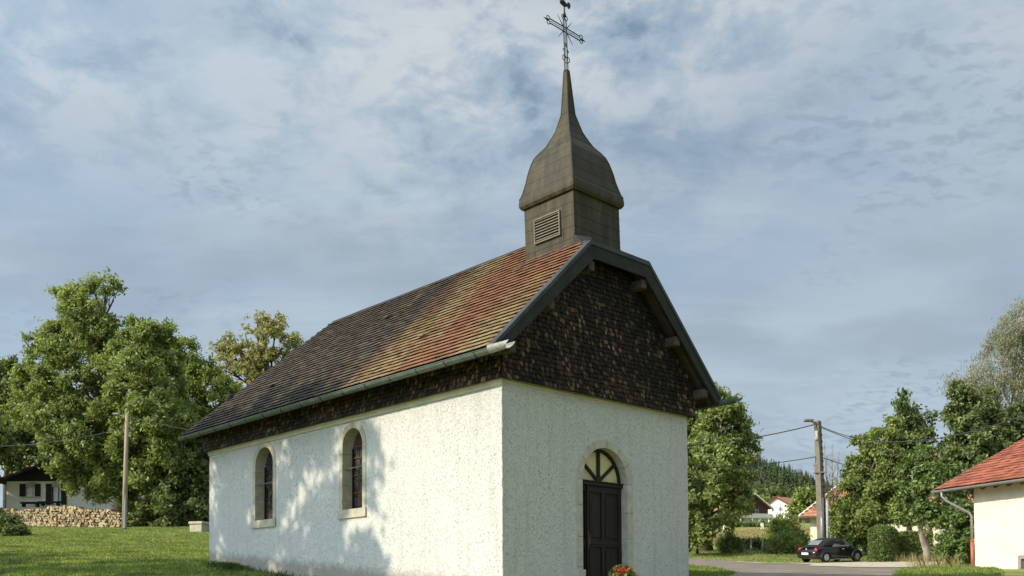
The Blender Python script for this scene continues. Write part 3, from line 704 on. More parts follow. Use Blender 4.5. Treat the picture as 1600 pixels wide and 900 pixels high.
# ridge and hip capping
def cap(name, a, b, r=0.06, lift=0.03):
    a = Vector(a); b = Vector(b); n = max(1, int((b-a).length/0.8)); d = (b-a)/n; m_ = MB()
    m_.tube([a+d*i+Vector((0, 0, lift+random.gauss(0, .004))) for i in range(n+1)], [r+random.gauss(0, .003) for _ in range(n+1)], 10)
    m_.build(name, M['fascia'], chapel, smooth=True)
cap('ridge_capping', (3, 1.5, ZR-.015), PKR, 0.06)
for sx in (-1, 1): cap('hip_capping', PKR, (3+sx*(W_/2+EO), YE, ZE), 0.05)
for sx in (-1, 1): cap('hip_capping', Vector(PKF).lerp(Vector((3+sx*HT, -FO, ZT)), .72), (3+sx*HT, -FO+.02, ZT), 0.03, 0.04)
hc = MB(); h0 = Vector(PKR).lerp(Vector((-EO, YE, ZE)), 0.70)
hc.lathe([(0.10, 0.0), (0.12, 0.07), (0.11, 0.17), (0.05, 0.21)], h0+Vector((0, 0, 0.02)), 10); hc.build('hip_vent_cap', M['fascia'], chapel)
# little ventilation tiles
vt = MB()
vo = []
for (x, y, z) in ((2.01, 6.38, 7.35), (0.49, 2.95, 5.88), (0.50, 9.62, 5.88)):
    c = Vector((x, y, z)); upv = Vector((1/sl, 0, SL/sl)); nv = Vector((-SL/sl, 0, 1/sl)); al = Vector((0, 1, 0)); m_ = MB()
    a = [c+al*s*0.085-upv*0.13+nv*h for s in (-1, 1) for h in (0.03, 0.12)]+[c+al*s*0.085+upv*0.16+nv*0.035 for s in (-1, 1)]
    m_.add(a, [(0, 1, 3, 2), (1, 4, 5, 3), (0, 4, 1), (2, 3, 5)])
    m_.obox(c-upv*0.14+nv*0.125, al, 0.10, upv, 0.03, nv, 0.010)
    m_.build('vent_tile', M['fascia'] if y > 9 else M['tile'], chapel)
# verge boards round the clipped gable
vg = MB(); th = 0.27
OUT = [Vector((-EO-.03, -FO, ZE-.03)), Vector((3-HT, -FO, ZT)), Vector((3+HT, -FO, ZT)), Vector((W_+EO+.03, -FO, ZE-.03))]
n1 = Vector((SL, 0, -1)).normalized()
OUT2 = [p+Vector((0, 0, 0.075)) for p in OUT]; OUT2[0] -= Vector((0.0, 0, 0)); 
k = th*(sl-SL*0)/1.0
tz = th*sl
INN = [Vector((-EO-.03+th*SL/sl*0.55, -FO, ZE-.03-th/sl*0.75)), Vector((3-HT+th*(sl-1)/SL, -FO, ZT-th)), Vector((3+HT-th*(sl-1)/SL, -FO, ZT-th)), Vector((W_+EO+.03-th*SL/sl*0.55, -FO, ZE-.03-th/sl*0.75))]
for i in range(3): vg.prism([OUT2[i], OUT2[i+1], INN[i+1], INN[i]], (0, 0.045, 0))
vg.build('verge_board', M['fascia'], chapel, bevel=0.006)
vc = MB()
for i in range(3):
    a, b = OUT2[i], OUT2[i+1]
    vc.prism([a+Vector((0, -0.022, -0.07)), b+Vector((0, -0.022, -0.07)), b+Vector((0, -0.022, 0.012)), a+Vector((0, -0.022, 0.012))], (0, 0.018, 0))
    vc.prism([a+Vector((0, -0.022, 0.013)), b+Vector((0, -0.022, 0.013)), b+Vector((0, 0.15, 0.013)), a+Vector((0, 0.15, 0.013))], (0, 0, 0.012))
vc.build('verge_flashing', simple('weathered_flashing', (0.040, 0.046, 0.045), 0.6, 0.35, 3, metal=0.1), chapel)
# purlin ends and rafters under the front overhang
pu = []
for (x, z) in ((3.86, 6.98), (2.14, 6.98), (5.06, 5.93), (0.94, 5.93), (6.13, 4.88), (-0.13, 4.88)):
    m_ = MB(); m_.box(x-.09, x+.09, -FO+.055, 0.0, z-.10, z+.10); m_.build('purlin_end', M['beam'], chapel, bevel=0.012)
for sx in (-1, 1):
    for yy in (-0.30,):
        rf = MB(); a = Vector((3+sx*(W_/2+EO-.08), yy, ZE-0.10)); b = Vector((3+sx*(HT+.05), yy, ZT-0.12)); rf.beam(a, b, 0.09, 0.11); rf.build('rafter', M['soffit'], chapel)
# gutters
def gutter(name, a, b, rad, mat, drop=0.0):
    m_ = MB(); a = Vector(a); b = Vector(b); d = (b-a); n = max(2, int(d.length/0.9)); dn = d.normalized(); sd = dn.cross(Vector((0, 0, 1))); segs = 10
    for rr, fl in ((rad, 0), (rad-0.008, 1)):
        vs = []
        for i in range(2):
            p = a if i == 0 else b
            for k2 in range(segs+1):
                t = math.pi*k2/segs; vs.append(p+sd*(rr*math.cos(t))-Vector((0, 0, rr*math.sin(t))))
        m_.add(vs, [(k2, k2+1, segs+1+k2+1, segs+1+k2) for k2 in range(segs)])
    for s in (-1, 1): m_.tube([a+sd*rad*s, b+sd*rad*s], 0.011, 6)
    o = m_.build(name, mat, chapel, smooth=True, fix=False)
    for i in range(n):
        p = a+d*((i+.5)/n); h_ = MB()
        h_.tube([p+sd*(rad+.006)*math.cos(t)-Vector((0, 0, (rad+.006)*math.sin(t))) for t in np.linspace(0, math.pi, 9)], 0.008, 5)
        h_.build('gutter_bracket', M['fascia'], o)
    return o
gutter('gutter', (-EO-.085, -FO-.02, 4.735), (-EO-.085, YE, 4.735), 0.085, M['zinc'])
gutter('gutter', (W_+EO+.085, -FO-.02, 4.735), (W_+EO+.085, YE, 4.735), 0.085, M['zinc'])
for x, mt in ((-EO-.085, M['zincpale']), (W_+EO+.085, M['zinc'])):
    m_ = MB(); sgs = 9
    vs = []
    for (yy, rr, ln) in ((-FO+.05, 0.098, 0), (-FO-.50, 0.088, 0), ):
        for k2 in range(sgs+1):
            t = -0.35+(math.pi+0.7)*k2/sgs; vs.append((x+rr*math.cos(t), yy+(0.10*math.sin(t) if yy < -0.8 else 0), 4.745-rr*math.sin(t)))
    m_.add(vs, [(k2, k2+1, sgs+2+k2, sgs+1+k2) for k2 in range(sgs)]); m_.build('gutter_spout', mt, chapel, smooth=True)
ev = MB()
for sx in (-1, 1):
    x = 3+sx*(W_/2+EO-.01); ev.box(x-.012, x+.012, -FO+.05, YE, ZE-.14, ZE-.015)
    for yy in np.arange(0.3, LN, 0.75):
        ev.beam((3+sx*(W_/2+EO-.03), yy, ZE-.09), (3+sx*(W_/2-.05), yy, ZE-.09+SL*.55), 0.07, 0.09)
ev.build('eave_rafter', M['soffit'], chapel)
dp = MB(); dp.tube([(-EO-.06, YE-.05, 4.66), (-EO-.06, YE-.05, 4.3)], 0.04, 8); dp.build('downpipe', M['fascia'], chapel)

# bell tower, leaning a little as in the photograph
LK = 0.0285; TY = 0.88
def lean(v): k2 = (v[2]-8.0)*LK; return (v[0]-0.728*k2, v[1]+0.685*k2, v[2])
def leaned(mb): mb.v = [lean(v) for v in mb.v]; return mb
TS = 0.75
tw = MB(); tw.box(3-TS, 3+TS, TY-TS, TY+TS, 7.05, 8.86)
# standing sheet seams
for z in (7.78, 8.03, 8.29, 8.56):
    for x0, x1, y0, y1 in ((3-TS-.006, 3+TS+.006, TY-TS-.006, TY-TS+.01), (3-TS-.006, 3-TS+.01, TY-TS-.006, TY+TS)): tw.box(x0, x1, y0, y1, z-.006, z+.006)
for i, (z0, z1) in enumerate(((7.4, 7.78), (7.78, 8.03), (8.03, 8.29), (8.29, 8.56), (8.56, 8.8))):
    for f in ((0.36, 0.80), (0.22, 0.72))[i % 2]:
        y = TY-TS+2*TS*f; tw.box(3-TS-.006, 3-TS+.01, y-.006, y+.006, z0, z1)
tw.tube([(3-TS, TY-TS, 7.3), (3-TS, TY-TS, 8.84)], 0.014, 6)
tower = leaned(tw).build('bell_tower', M['tower'], chapel)
# louvre on the left face
X = 3-TS; ly0, ly1, lz0, lz1 = TY-.33, TY+.40, 7.95, 8.44
lf = MB()
for a, b, c, d in ((ly0, ly1, lz0-.032, lz0), (ly0, ly1, lz1, lz1+.032), (ly0-.032, ly0, lz0-.032, lz1+.032), (ly1, ly1+.032, lz0-.032, lz1+.032)): lf.box(X-.05, X-.004, a, b, c, d)
lv = leaned(lf).build('louvre', simple('louvre_frame', (0.13, 0.115, 0.08), 0.6, 0.3, 12), tower, bevel=0.005)
lb = MB(); lb.box(X-.008, X-.004, ly0, ly1, lz0, lz1); leaned(lb).build('louvre_backing', M['soffit'], lv)
ls = MB()
for i in range(8):
    z = lz0+.035+i*(lz1-lz0-.05)/7; ls.obox((X-.028, (ly0+ly1)/2, z), (0, 1, 0), (ly1-ly0)/2, (0.72, 0, 0.69), 0.021, (-0.69, 0, 0.72), 0.004)
leaned(ls).build('louvre_slat', simple('slat_paint', (0.20, 0.185, 0.145), 0.6, 0.2), lv)
# dome and spire: square sections with slightly rounded profile
prof = [(8.80, .80), (8.86, .835), (8.93, .838), (9.026, .826), (9.10, .79), (9.20, .762), (9.39, .714), (9.55, .687), (9.697, .653), (9.83, .617), (9.953, .571), (10.06, .50), (10.14, .435), (10.223, .372), (10.34, .315), (10.45, .262), (10.567, .214), (10.70, .178), (10.83, .145), (10.956, .112), (11.3, .088), (11.748, .058), (11.98, .042), (12.01, .0)]
sp_ = MB(); vs = []
for z, s in prof: vs += [(3-s, TY-s, z), (3+s, TY-s, z), (3+s, TY+s, z), (3-s, TY+s, z)]
sp_.add(vs, [(i*4+k2, i*4+(k2+1) % 4, (i+1)*4+(k2+1) % 4, (i+1)*4+k2) for i in range(len(prof)-1) for k2 in range(4)]+[(0, 3, 2, 1)])
zs_ = [p[0] for p in prof]; ss_ = [p[1] for p in prof]
for z in (9.12, 9.36, 9.62, 9.86, 10.07, 10.26, 10.46, 10.66, 10.96, 11.4):
    s = float(np.interp(z, zs_, ss_))+.004; s2 = float(np.interp(z+.012, zs_, ss_))+.004
    sp_.add([(3-s, TY-s, z), (3+s, TY-s, z), (3+s, TY+s, z), (3-s, TY+s, z), (3-s2, TY-s2, z+.012), (3+s2, TY-s2, z+.012), (3+s2, TY+s2, z+.012), (3-s2, TY+s2, z+.012)], [(0, 1, 5, 4), (1, 2, 6, 5), (2, 3, 7, 6), (3, 0, 4, 7), (0, 1, 2, 3), (4, 5, 6, 7)])
for cx, cy in ((-1, -1), (1, -1), (-1, 1), (1, 1)):
    sp_.tube([(3+cx*s, TY+cy*s, z) for z, s in prof[3:-1]], [0.014]*(len(prof)-4), 6)
leaned(sp_).build('spire', M['tower'], chapel)
# lead apron at the tower foot
ap = MB(); ap.prism([(3-TS-.09, TY-TS-.28, rl(2.16)+.04), (3-TS-.02, TY-TS-.02, 7.62), (3-TS-.02, TY-TS-.02, 7.80), (3-TS+.25, TY-TS-.30, 7.72)], (0, -0.01, 0.01))
for sx in (-1,):
    ap.obox((3-TS-.07, TY, rl(3-TS-.07)+.055), (0, 1, 0), TS+.05, (1/sl, 0, SL/sl), 0.10, (-SL/sl, 0, 1/sl), 0.008)
    ap.obox((3-TS-.16, TY+TS+.06, rl(3-TS-.16)+.06), (0, 1, 0), 0.10, (1/sl, 0, SL/sl), 0.16, (-SL/sl, 0, 1/sl), 0.01)
ap.box(3-TS-.02, 3+TS+.02, TY-TS-.014, TY-TS-.004, 7.40, 7.86)
ap.build('lead_apron', M['fascia'], chapel)
# openwork cross and weathercock
cr = MB(); cz = 12.92; rr_ = 0.0125
ax_ = Vector(lean((3, TY, 12.0)))
def CP(dx, z): q = lean((3, TY, z)); return (q[0]+dx, q[1], z)
for s in (-1, 1): cr.tube([CP(s*.052, 11.95), CP(s*.045, 12.4), CP(s*.045, 13.16)], rr_, 6)
cr.tube([CP(0, 12.0), CP(0, 13.14)], 0.007, 5)
for s in (-1, 1): cr.tube([CP(-.50, cz+s*.05), CP(.50, cz+s*.05)], rr_, 6)
cr.tube([CP(-.48, cz), CP(.48, cz)], 0.007, 5)
ring = lambda dx, z, r1, r2, n=14: cr.tube([CP(dx+r1*math.cos(t), z+r2*math.sin(t)) for t in np.linspace(0, 2*math.pi, n)], 0.010, 5)
for dx in (-.54, .54):
    for o_ in (-.05, .05): ring(dx, cz+o_, .048, .045)
    cr.tube([CP(dx, cz), CP(dx*1.28, cz)], [0.028, 0.004], 6)
for o_ in (-.05, .05): ring(o_, 13.20, .045, .048)
ring(0, 12.42, .055, .15)
for s in (-1, 1):
    ring(s*.075, 12.25, .04, .06)
    cr.tube([CP(s*.04, 12.5), CP(s*.10, 12.42)], .01, 5)
for sx in (-1, 1):
    for sz in (-1, 1): cr.tube([CP(sx*.06, cz+sz*.06), CP(sx*.24, cz+sz*.26)], [0.012, 0.005], 5)
for z in (12.16, 12.6, 13.15): cr.tube([CP(-.05, z), CP(.05, z)], .009, 5)
cr.tube([CP(0, 13.22), CP(0, 13.32), CP(0, 13.46)], [0.045, 0.02, 0.012], 8)
cross = cr.build('cross', M['iron'], chapel, smooth=True)
ck = MB(); c0 = Vector(CP(0, 13.535))
sil = [(-.04, -.14), (.08, -.13), (.17, -.08), (.20, -.05), (.27, -.12), (.33, -.10), (.37, 0), (.35, .10), (.29, .14), (.21, .11), (.15, .02), (.06, .03), (-.02, .12), (-.06, .22), (-.09, .30), (-.15, .33), (-.19, .29), (-.26, .27), (-.19, .24), (-.20, .17), (-.21, .06), (-.17, -.06), (-.10, -.13)]
for s in (-1, 1):
    pass
ck.prism([c0+Vector((a*.55, -0.012, b*.55)) for a, b in sil], (0, 0.024, 0))
ck.lathe([(0.01, -.11), (0.04, -.07), (0.052, 0), (0.04, .06), (0.01, .095)], c0+Vector((-.03, 0, -.01)), 8, 'x')
ck.build('weathercock', M['iron'], cross)

# ------------------------------------------------------------------ trees
def rand_dirs(n):
    v = rng.normal(size=(n, 3)); return v/np.linalg.norm(v, axis=1)[:, None]
def leaf_quads(cent, ax, L_, W_l, jit=0.3, out=None):
    """one kite shaped leaf per centre; ax = direction of the leaf"""
    n = len(cent); l = L_*rng.uniform(1-jit, 1+jit, n)[:, None]; w = W_l*rng.uniform(1-jit, 1+jit, n)[:, None]
    ax = ax/np.maximum(np.linalg.norm(ax, axis=1)[:, None], 1e-6)
    nr = rand_dirs(n)*.75+np.array((0, 0, 0.6))
    if out is not None: nr = nr+out*.7
    sd = np.cross(ax, nr); sd /= np.maximum(np.linalg.norm(sd, axis=1)[:, None], 1e-6)
    v = np.stack([cent-ax*l*.5, cent+sd*w*.5-ax*l*.08, cent+ax*l*.5, cent-sd*w*.5-ax*l*.08], 1).reshape(-1, 3)
    return v, np.arange(n*4).reshape(n, 4)
class VNoise:
    def __init__(s, seed): s.g = np.random.default_rng(seed).random((16, 16, 16))
    def __call__(s, p):
        i = np.floor(p).astype(int); f = p-i; f = f*f*(3-2*f); r = 0
        for a in (0, 1):
            for b in (0, 1):
                for c in (0, 1):
                    r = r+s.g[(i[:, 0]+a) % 16, (i[:, 1]+b) % 16, (i[:, 2]+c) % 16]*(f[:, 0] if a else 1-f[:, 0])*(f[:, 1] if b else 1-f[:, 1])*(f[:, 2] if c else 1-f[:, 2])
        return r
def B(px, py, r, d, dd=0.0, sx=1.0, sz=1.0):
    p = P(px, py, d+dd); R = r/F*d; return (np.array(p), np.array((R*sx, R*sx, R*sz)))
def tree(name, label, cat, base, blobs, leaf, bark='bark', trunk_r=0.3, nspray=900, kleaf=9, spread=0.35, ll=0.36, lw=0.17, droop=0.35, gap=0.42, gfreq=0.7, seed=1, group=None, twigs=10, trunk_top=None, solid=0.62, nclump=18, cr=(.15, .31)):
    global rng
    rng = np.random.default_rng(seed); rnd = random.Random(seed)
    root = thing(name, label, cat, base, group=group)
    base = Vector(base); cs = np.array([b[0] for b in blobs]); rs = np.array([b[1] for b in blobs])
    top = Vector(trunk_top) if trunk_top is not None else Vector((cs[:, 0].mean(), cs[:, 1].mean(), cs[:, 2].mean()+0.35*(cs[:, 2].max()-cs[:, 2].mean())))
    tb = MB(); npt = 7; ht = top.z-base.z
    tp = [base.lerp(top, i/(npt-1))+Vector((rnd.gauss(0, .02), rnd.gauss(0, .02), 0))*ht*(0 if i == 0 else 1) for i in range(npt)]
    tp[0] = base-Vector((0, 0, .3))
    trd = [trunk_r*(1.35 if i == 0 else 1-.72*i/(npt-1)) for i in range(npt)]; tb.tube(tp, trd, 9)
    vn = VNoise(seed)
    wts = (rs.prod(1))**(2/3); wts = wts/wts.sum(); SP = []; OUTW = []
    for b, (c, r) in enumerate(zip(cs, rs)):
        n = max(6, int(nspray*wts[b])); ns = nclump
        cd = rand_dirs(ns); cc = c+cd*r*(solid+(1-solid)*rng.random(ns)**.6)[:, None]*(1+0.3*(vn(cd*1.7+b*3.1)-.5)[:, None]*2); cc = np.concatenate([cc, c[None]+rng.normal(size=(2, 3))*r*.2])
        cr_ = rng.uniform(*cr, len(cc)); pick = rng.integers(0, len(cc), n*2); dd = rand_dirs(n*2)*rng.random(n*2)[:, None]**.45
        p = cc[pick]+dd*r*cr_[pick][:, None]*np.array((1, 1, .7)); dirs = dd*.6+(p-c)/r; dirs /= np.linalg.norm(dirs, axis=1)[:, None]
        keep = vn(p*gfreq+11) > (gap-.12)*rng.uniform(.75, 1.25, n*2); p = p[keep][:n]; SP.append(p); OUTW.append(dirs[keep][:n])
        # limb from the trunk to the blob with twigs to some sprays
        tt = min(.95, max(.25, (c[2]-r[2]*.9-base.z)/max(ht, .1)*.75)); i0 = tt*(npt-1); i = int(i0); st = tp[i].lerp(tp[min(i+1, npt-1)], i0-i)
        cv_ = Vector(c); mid = st.lerp(cv_, .5)+Vector((rnd.gauss(0, .08), rnd.gauss(0, .08), rnd.uniform(-.02, .14)))*(cv_-st).length
        r0 = max(.035, min(trunk_r*.5, trunk_r*.2+.05*r[0])); pts = [st, st.lerp(mid, .55), mid, mid.lerp(cv_, .6), cv_]
        tb.tube(pts, [r0, r0*.8, r0*.62, r0*.45, r0*.3], 6)
        if len(p):
            for q in p[rng.permutation(len(p))[:twigs]]:
                q = Vector(q); s0 = mid.lerp(cv_, rnd.uniform(.1, 1)); mm = s0.lerp(q, .5)+Vector((rnd.gauss(0, .1), rnd.gauss(0, .1), rnd.gauss(0, .1)))*(q-s0).length
                tb.tube([s0, mm, q], [r0*.34, r0*.2, r0*.08], 4, cap=False)
    tb.build('trunk', M[bark], root, world=True, smooth=True, fix=False)
    SP = np.concatenate(SP); OW = np.concatenate(OUTW); n = len(SP)
    kk = rng.integers(max(2, int(kleaf*.5)), int(kleaf*1.5)+1, n); idx = np.repeat(np.arange(n), kk); m = len(idx)
    # a spray is a short drooping line of leaves
    sdir = OW*.8+rng.normal(size=(n, 3))*.6-np.array((0, 0, droop)); sdir /= np.linalg.norm(sdir, axis=1)[:, None]
    t = rng.uniform(-.5, 1.0, m)[:, None]
    cen = SP[idx]+sdir[idx]*t*spread*1.6+rng.normal(size=(m, 3))*spread*np.array((.42, .42, .34))
    ax = sdir[idx]*.6+rng.normal(size=(m, 3))*.75-np.array((0, 0, droop*.7))
    v, q = leaf_quads(cen, ax, ll, lw, out=OW[idx])
    quads_mesh('crown', v, q, M[leaf], root)
    return root

D = 71.0
tree('ash_tree', 'tall bright green ash rising over the woodpile with a forked bare-stemmed top', 'tree', S(192, 72.0),
     [B(*a) for a in ((112,458,16,D),(100,470,14,D,1),(122,472,16,D),(165,446,21,D,.5),(150,460,19,D,-1),(178,468,16,D),(140,482,20,D,1),(118,490,22,D,-1),(155,492,24,D,-1),(170,505,24,D,1),(140,520,28,D,-1),(100,525,26,D),(135,505,24,D,0),(92,512,22,D,1),(60,545,24,D,-1),(110,548,34,D,-2),(160,545,32,D,1),(60,592,32,D,0),(98,610,44,D,-3),(150,600,40,D,-3),
      (45,640,26,D,-1),(85,660,42,D,-3.5),(140,660,44,D,-4),(112,708,38,D,-4),(155,715,42,D,-4),(172,755,34,D,-3.5),(125,745,24,D,-3.5),(198,715,30,D,-2),(185,640,36,D,-1),(45,615,22,D,2),(205,770,20,D,-3))],
     'ash', trunk_r=0.62, nspray=6200, kleaf=13, spread=.34, ll=.33, lw=.13, gap=.46, gfreq=.45, seed=11, twigs=7, trunk_top=P(150, 490, D))
D = 69.0
tree('ash_tree', 'dense broad ash with a rounded dark green crown behind the wooden utility pole', 'tree', S(238, 70.5),
     [B(*a) for a in ((212,512,20,D),(246,522,22,D),(228,540,28,D,-1),(205,555,32,D,-1),(255,562,30,D,0),(220,600,42,D,-3),(262,615,32,D,-1),(195,615,30,D,-2),(238,660,44,D,-3.5),(272,668,28,D,-1.5),(215,690,36,D,-3),(258,712,36,D,-3),(285,640,20,D,1),(230,735,30,D,-3))],
     'ash', trunk_r=0.55, nspray=3900, kleaf=14, spread=.34, ll=.34, lw=.15, gap=.45, gfreq=.6, seed=12, twigs=6, trunk_top=P(232, 560, D))
D = 67.0
tree('hazel_thicket', 'dark hazel thicket filling the shade below the ashes, left of the chapel', 'shrub', S(275, 68.5),
     [B(*a) for a in ((232,770,30,D),(262,750,34,D,-.5),(296,752,34,D),(322,735,30,D,1),(250,800,26,D,-1.5),(285,795,30,D,-1),(318,795,28,D,0),(225,808,16,D,-1),(310,700,30,D,2),(340,770,30,D,1))],
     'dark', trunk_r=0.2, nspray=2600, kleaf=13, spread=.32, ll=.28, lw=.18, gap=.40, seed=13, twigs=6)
D = 80.0
tree('lime_tree', 'pale green slender lime between the dark ash and the chapel roof', 'tree', S(315, 81.0),
     [B(*a) for a in ((288,548,18,D),(302,570,24,D),(282,585,22,D,1),(318,600,28,D,-1),(330,575,14,D),(300,620,30,D,-1),(335,640,28,D,-1),(318,665,30,D,-1),(345,690,26,D,0),(300,690,26,D),(365,640,24,D,1),(350,605,16,D,0))],
     'lime', trunk_r=0.32, nspray=2300, kleaf=12, spread=.34, nclump=22, cr=(.12, .25), ll=.34, lw=.14, gap=.45, gfreq=.6, seed=14, twigs=9)
D = 86.0
tree('chestnut_tree', 'yellowing horse chestnut with thin browned leaves above the rear hip of the chapel', 'tree', S(410, 87.0),
     [B(*a) for a in ((402,508,19,D),(432,508,15,D),(383,520,14,D,1),(415,535,26,D,-1),(445,538,18,D),(362,538,15,D),(385,560,26,D,-1),(345,545,10,D),(355,575,20,D,0),(425,570,28,D,0),(392,600,30,D,-1),(458,560,20,D,1),(430,620,30,D),(380,640,26,D),(462,530,8,D))],
     'chestnut', trunk_r=0.42, nspray=1250, kleaf=10, spread=.34, nclump=26, cr=(.10, .20), solid=.7, ll=.34, lw=.17, gap=.47, gfreq=.6, seed=15, twigs=12)
D = 92.0
tree('spruce_grove_tree', 'dark shaded tree at the left picture edge behind the low house', 'tree', S(12, 93.0),
     [B(*a) for a in ((8,590,26,D),(28,610,24,D),(0,625,34,D),(25,650,34,D,-1),(8,690,36,D,-1),(45,690,28,D,-1),(50,725,24,D,-2),(75,715,20,D),(-20,600,30,D),(-25,660,40,D))],
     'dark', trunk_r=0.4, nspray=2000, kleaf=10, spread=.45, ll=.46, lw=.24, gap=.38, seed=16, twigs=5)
D = 112.0
tree('hill_tree', 'dim olive tree seen over the dark tree at the far left edge', 'tree', S(20, 113.0),
     [B(*a) for a in ((0,580,24,D),(22,585,18,D),(-20,590,30,D),(40,600,20,D),(15,615,34,D),(60,640,40,D),(110,660,50,D),(160,690,50,D),(220,690,50,D))],
     'dark', trunk_r=0.4, nspray=1800, kleaf=9, spread=.6, ll=.6, lw=.32, gap=.38, seed=17, twigs=5)
D = 98.0
tree('hill_tree', 'shadowed tree massed behind the hazel thicket near the chapel corner', 'tree', S(280, 99.0),
     [B(*a) for a in ((230,740,40,D),(280,730,45,D),(330,720,45,D),(180,740,40,D),(300,690,40,D),(370,700,50,D))],
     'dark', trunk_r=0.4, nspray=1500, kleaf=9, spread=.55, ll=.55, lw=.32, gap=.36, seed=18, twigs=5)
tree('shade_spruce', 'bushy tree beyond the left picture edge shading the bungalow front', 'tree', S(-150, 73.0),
     [(np.array(S(-150, 73.0))+np.array((dx_, dy_, z_)), np.array((r_, r_, r_*.9))) for dx_, dy_, z_, r_ in ((0, 0, 5, 3.6), (1.5, 2, 7.5, 3.4), (-1, -2, 8.5, 3.0), (2.5, -3.0, 5.5, 3.0), (-1.5, 3.5, 5.0, 3.2), (0, 0.5, 11, 2.6), (3.5, -5.5, 6.5, 2.6), (-2, 6, 8, 2.8))],
     'dark', trunk_r=0.3, nspray=1500, kleaf=9, spread=.5, ll=.55, lw=.30, gap=.30, seed=32, twigs=4)
# low bush at the left edge
pb = G(5, 838); D = (pb-CAM).dot(FWD)
tree('rounded_bush', 'low dark bush on the lawn at the left picture edge in front of the woodpile', 'bush', pb,
     [B(*a) for a in ((-8,818,20,D,.2),(14,815,13,D),(24,824,12,D,-.2),(4,828,14,D,-.3),(35,832,8,D,-.2),(-20,812,18,D),(18,832,9,D,-.4))],
     'dark', trunk_r=0.08, nspray=2600, kleaf=9, spread=.12, cr=(.25, .45), ll=.13, lw=.065, gap=.30, gfreq=2, seed=19, twigs=5, droop=.1)

# the maple off to the left whose crown shades the side wall
tree('shade_tree', 'leafy maple to the left of the lawn casting dappled shade on the chapel side wall', 'tree', (-15.6, 14.2, gz(-15.6, 14.2)),
     [(np.array((-14.5, c_[0]+4.3, c_[1]+8.95)), np.array((c_[2]*.8, c_[2], c_[2]*.8))) for c_ in ((5.9, 3.6, 1.6), (5.6, 1.0, 1.5), (7.3, 2.4, 1.7), (8.6, 4.4, 1.7), (9.0, 1.6, 1.8), (10.6, 3.6, 1.9), (11.6, 1.8, 1.8), (12.8, 3.8, 1.9), (7.4, .2, 1.5), (10.4, .2, 1.5), (13.4, .8, 1.6), (7.2, 4.3, 1.2), (11.2, 4.4, 1.5), (5.0, 3.6, 1.0), (5.2, .4, 1.1), (4.7, -.4, 1.0), (10.2, -2.4, 1.4), (13.0, -2.0, 1.5), (16.0, -1.6, 1.6), (18.5, -1.2, 1.7), (14.6, -3.2, 1.2), (17.6, -3.0, 1.2))],
     'ash', trunk_r=0.3, nspray=2100, kleaf=10, spread=.30, ll=.28, lw=.17, gap=.49, gfreq=.9, seed=31, twigs=9, droop=.5)

# right of the chapel
D = 66.0
tree('walnut_tree', 'large spreading walnut beside the right corner of the chapel with one branch reaching right', 'tree', S(1105, 68.0),
     [B(*a) for a in ((1122,622,16,D),(1100,640,28,D),(1142,640,18,D),(1070,640,36,D,1),(1128,662,28,D,-1),(1152,670,18,D),(1098,690,36,D,-2),(1140,705,24,D,-1),(1170,690,14,D),(1178,706,9,D),(1160,715,12,D),(1120,735,36,D,-3),(1150,748,20,D,-1),(1092,760,36,D,-3),(1130,780,32,D,-2),(1155,785,16,D),(1100,800,26,D,-2),(1135,808,18,D,-1),(1050,700,50,D,1),(1050,770,40,D,1))],
     'ash', trunk_r=0.42, nspray=4600, kleaf=13, spread=.31, ll=.32, lw=.15, gap=.46, gfreq=.7, seed=41, twigs=7, trunk_top=P(1105, 660, D))
D = 63.5
tree('elder_bush', 'rough elder bush with rusty leaves at the foot of the walnut, beside the chapel corner', 'bush', S(1090, 64.5),
     [B(*a) for a in ((1112,822,12,D),(1076,812,14,D),(1086,800,16,D),(1100,815,16,D,-.4),(1082,825,18,D,-.4),(1110,832,11,D,-.5),(1096,838,13,D,-.8),(1075,840,14,D))],
     'bush', trunk_r=0.1, nspray=900, kleaf=8, spread=.22, ll=.24, lw=.13, gap=.38, gfreq=1.2, seed=42, twigs=6)
tree('bracken_clump', 'feathery bracken clump on the bank left of the wire fence', 'fern', S(1135, 66.2),
     [B(*a) for a in ((1126,848,9,66),(1140,845,11,66),(1150,852,8,65.6),(1133,856,8,65))],
     'hedge', trunk_r=0.04, nspray=420, kleaf=8, spread=.22, ll=.26, lw=.06, gap=.3, seed=43, twigs=6, droop=.1)
tree('wild_bush', 'loose olive green bush on the grass bank right of the blue tub', 'bush', S(1222, 65.2),
     [B(*a) for a in ((1215,850,11,65),(1228,846,13,65),(1240,853,11,64.6),(1208,856,8,64.6),(1222,858,10,64.4))],
     'bush', bark='twig', trunk_r=0.05, nspray=750, kleaf=8, spread=.22, ll=.30, lw=.05, gap=.34, seed=44, twigs=8, droop=-.4)
tree('young_willow', 'green willow bush between the blue tub and the farmhouse wall', 'bush', S(1240, 74.0),
     [B(*a) for a in ((1212,820,12,74),(1228,814,11,74),(1222,832,16,74,-.6),(1240,834,12,74,-.4),(1208,840,11,73),(1252,843,10,73),(1232,846,13,72.5))],
     'lime', trunk_r=0.08, nspray=1000, kleaf=7, spread=.28, ll=.32, lw=.09, gap=.44, gfreq=1, seed=45, twigs=14)
D = 64.0
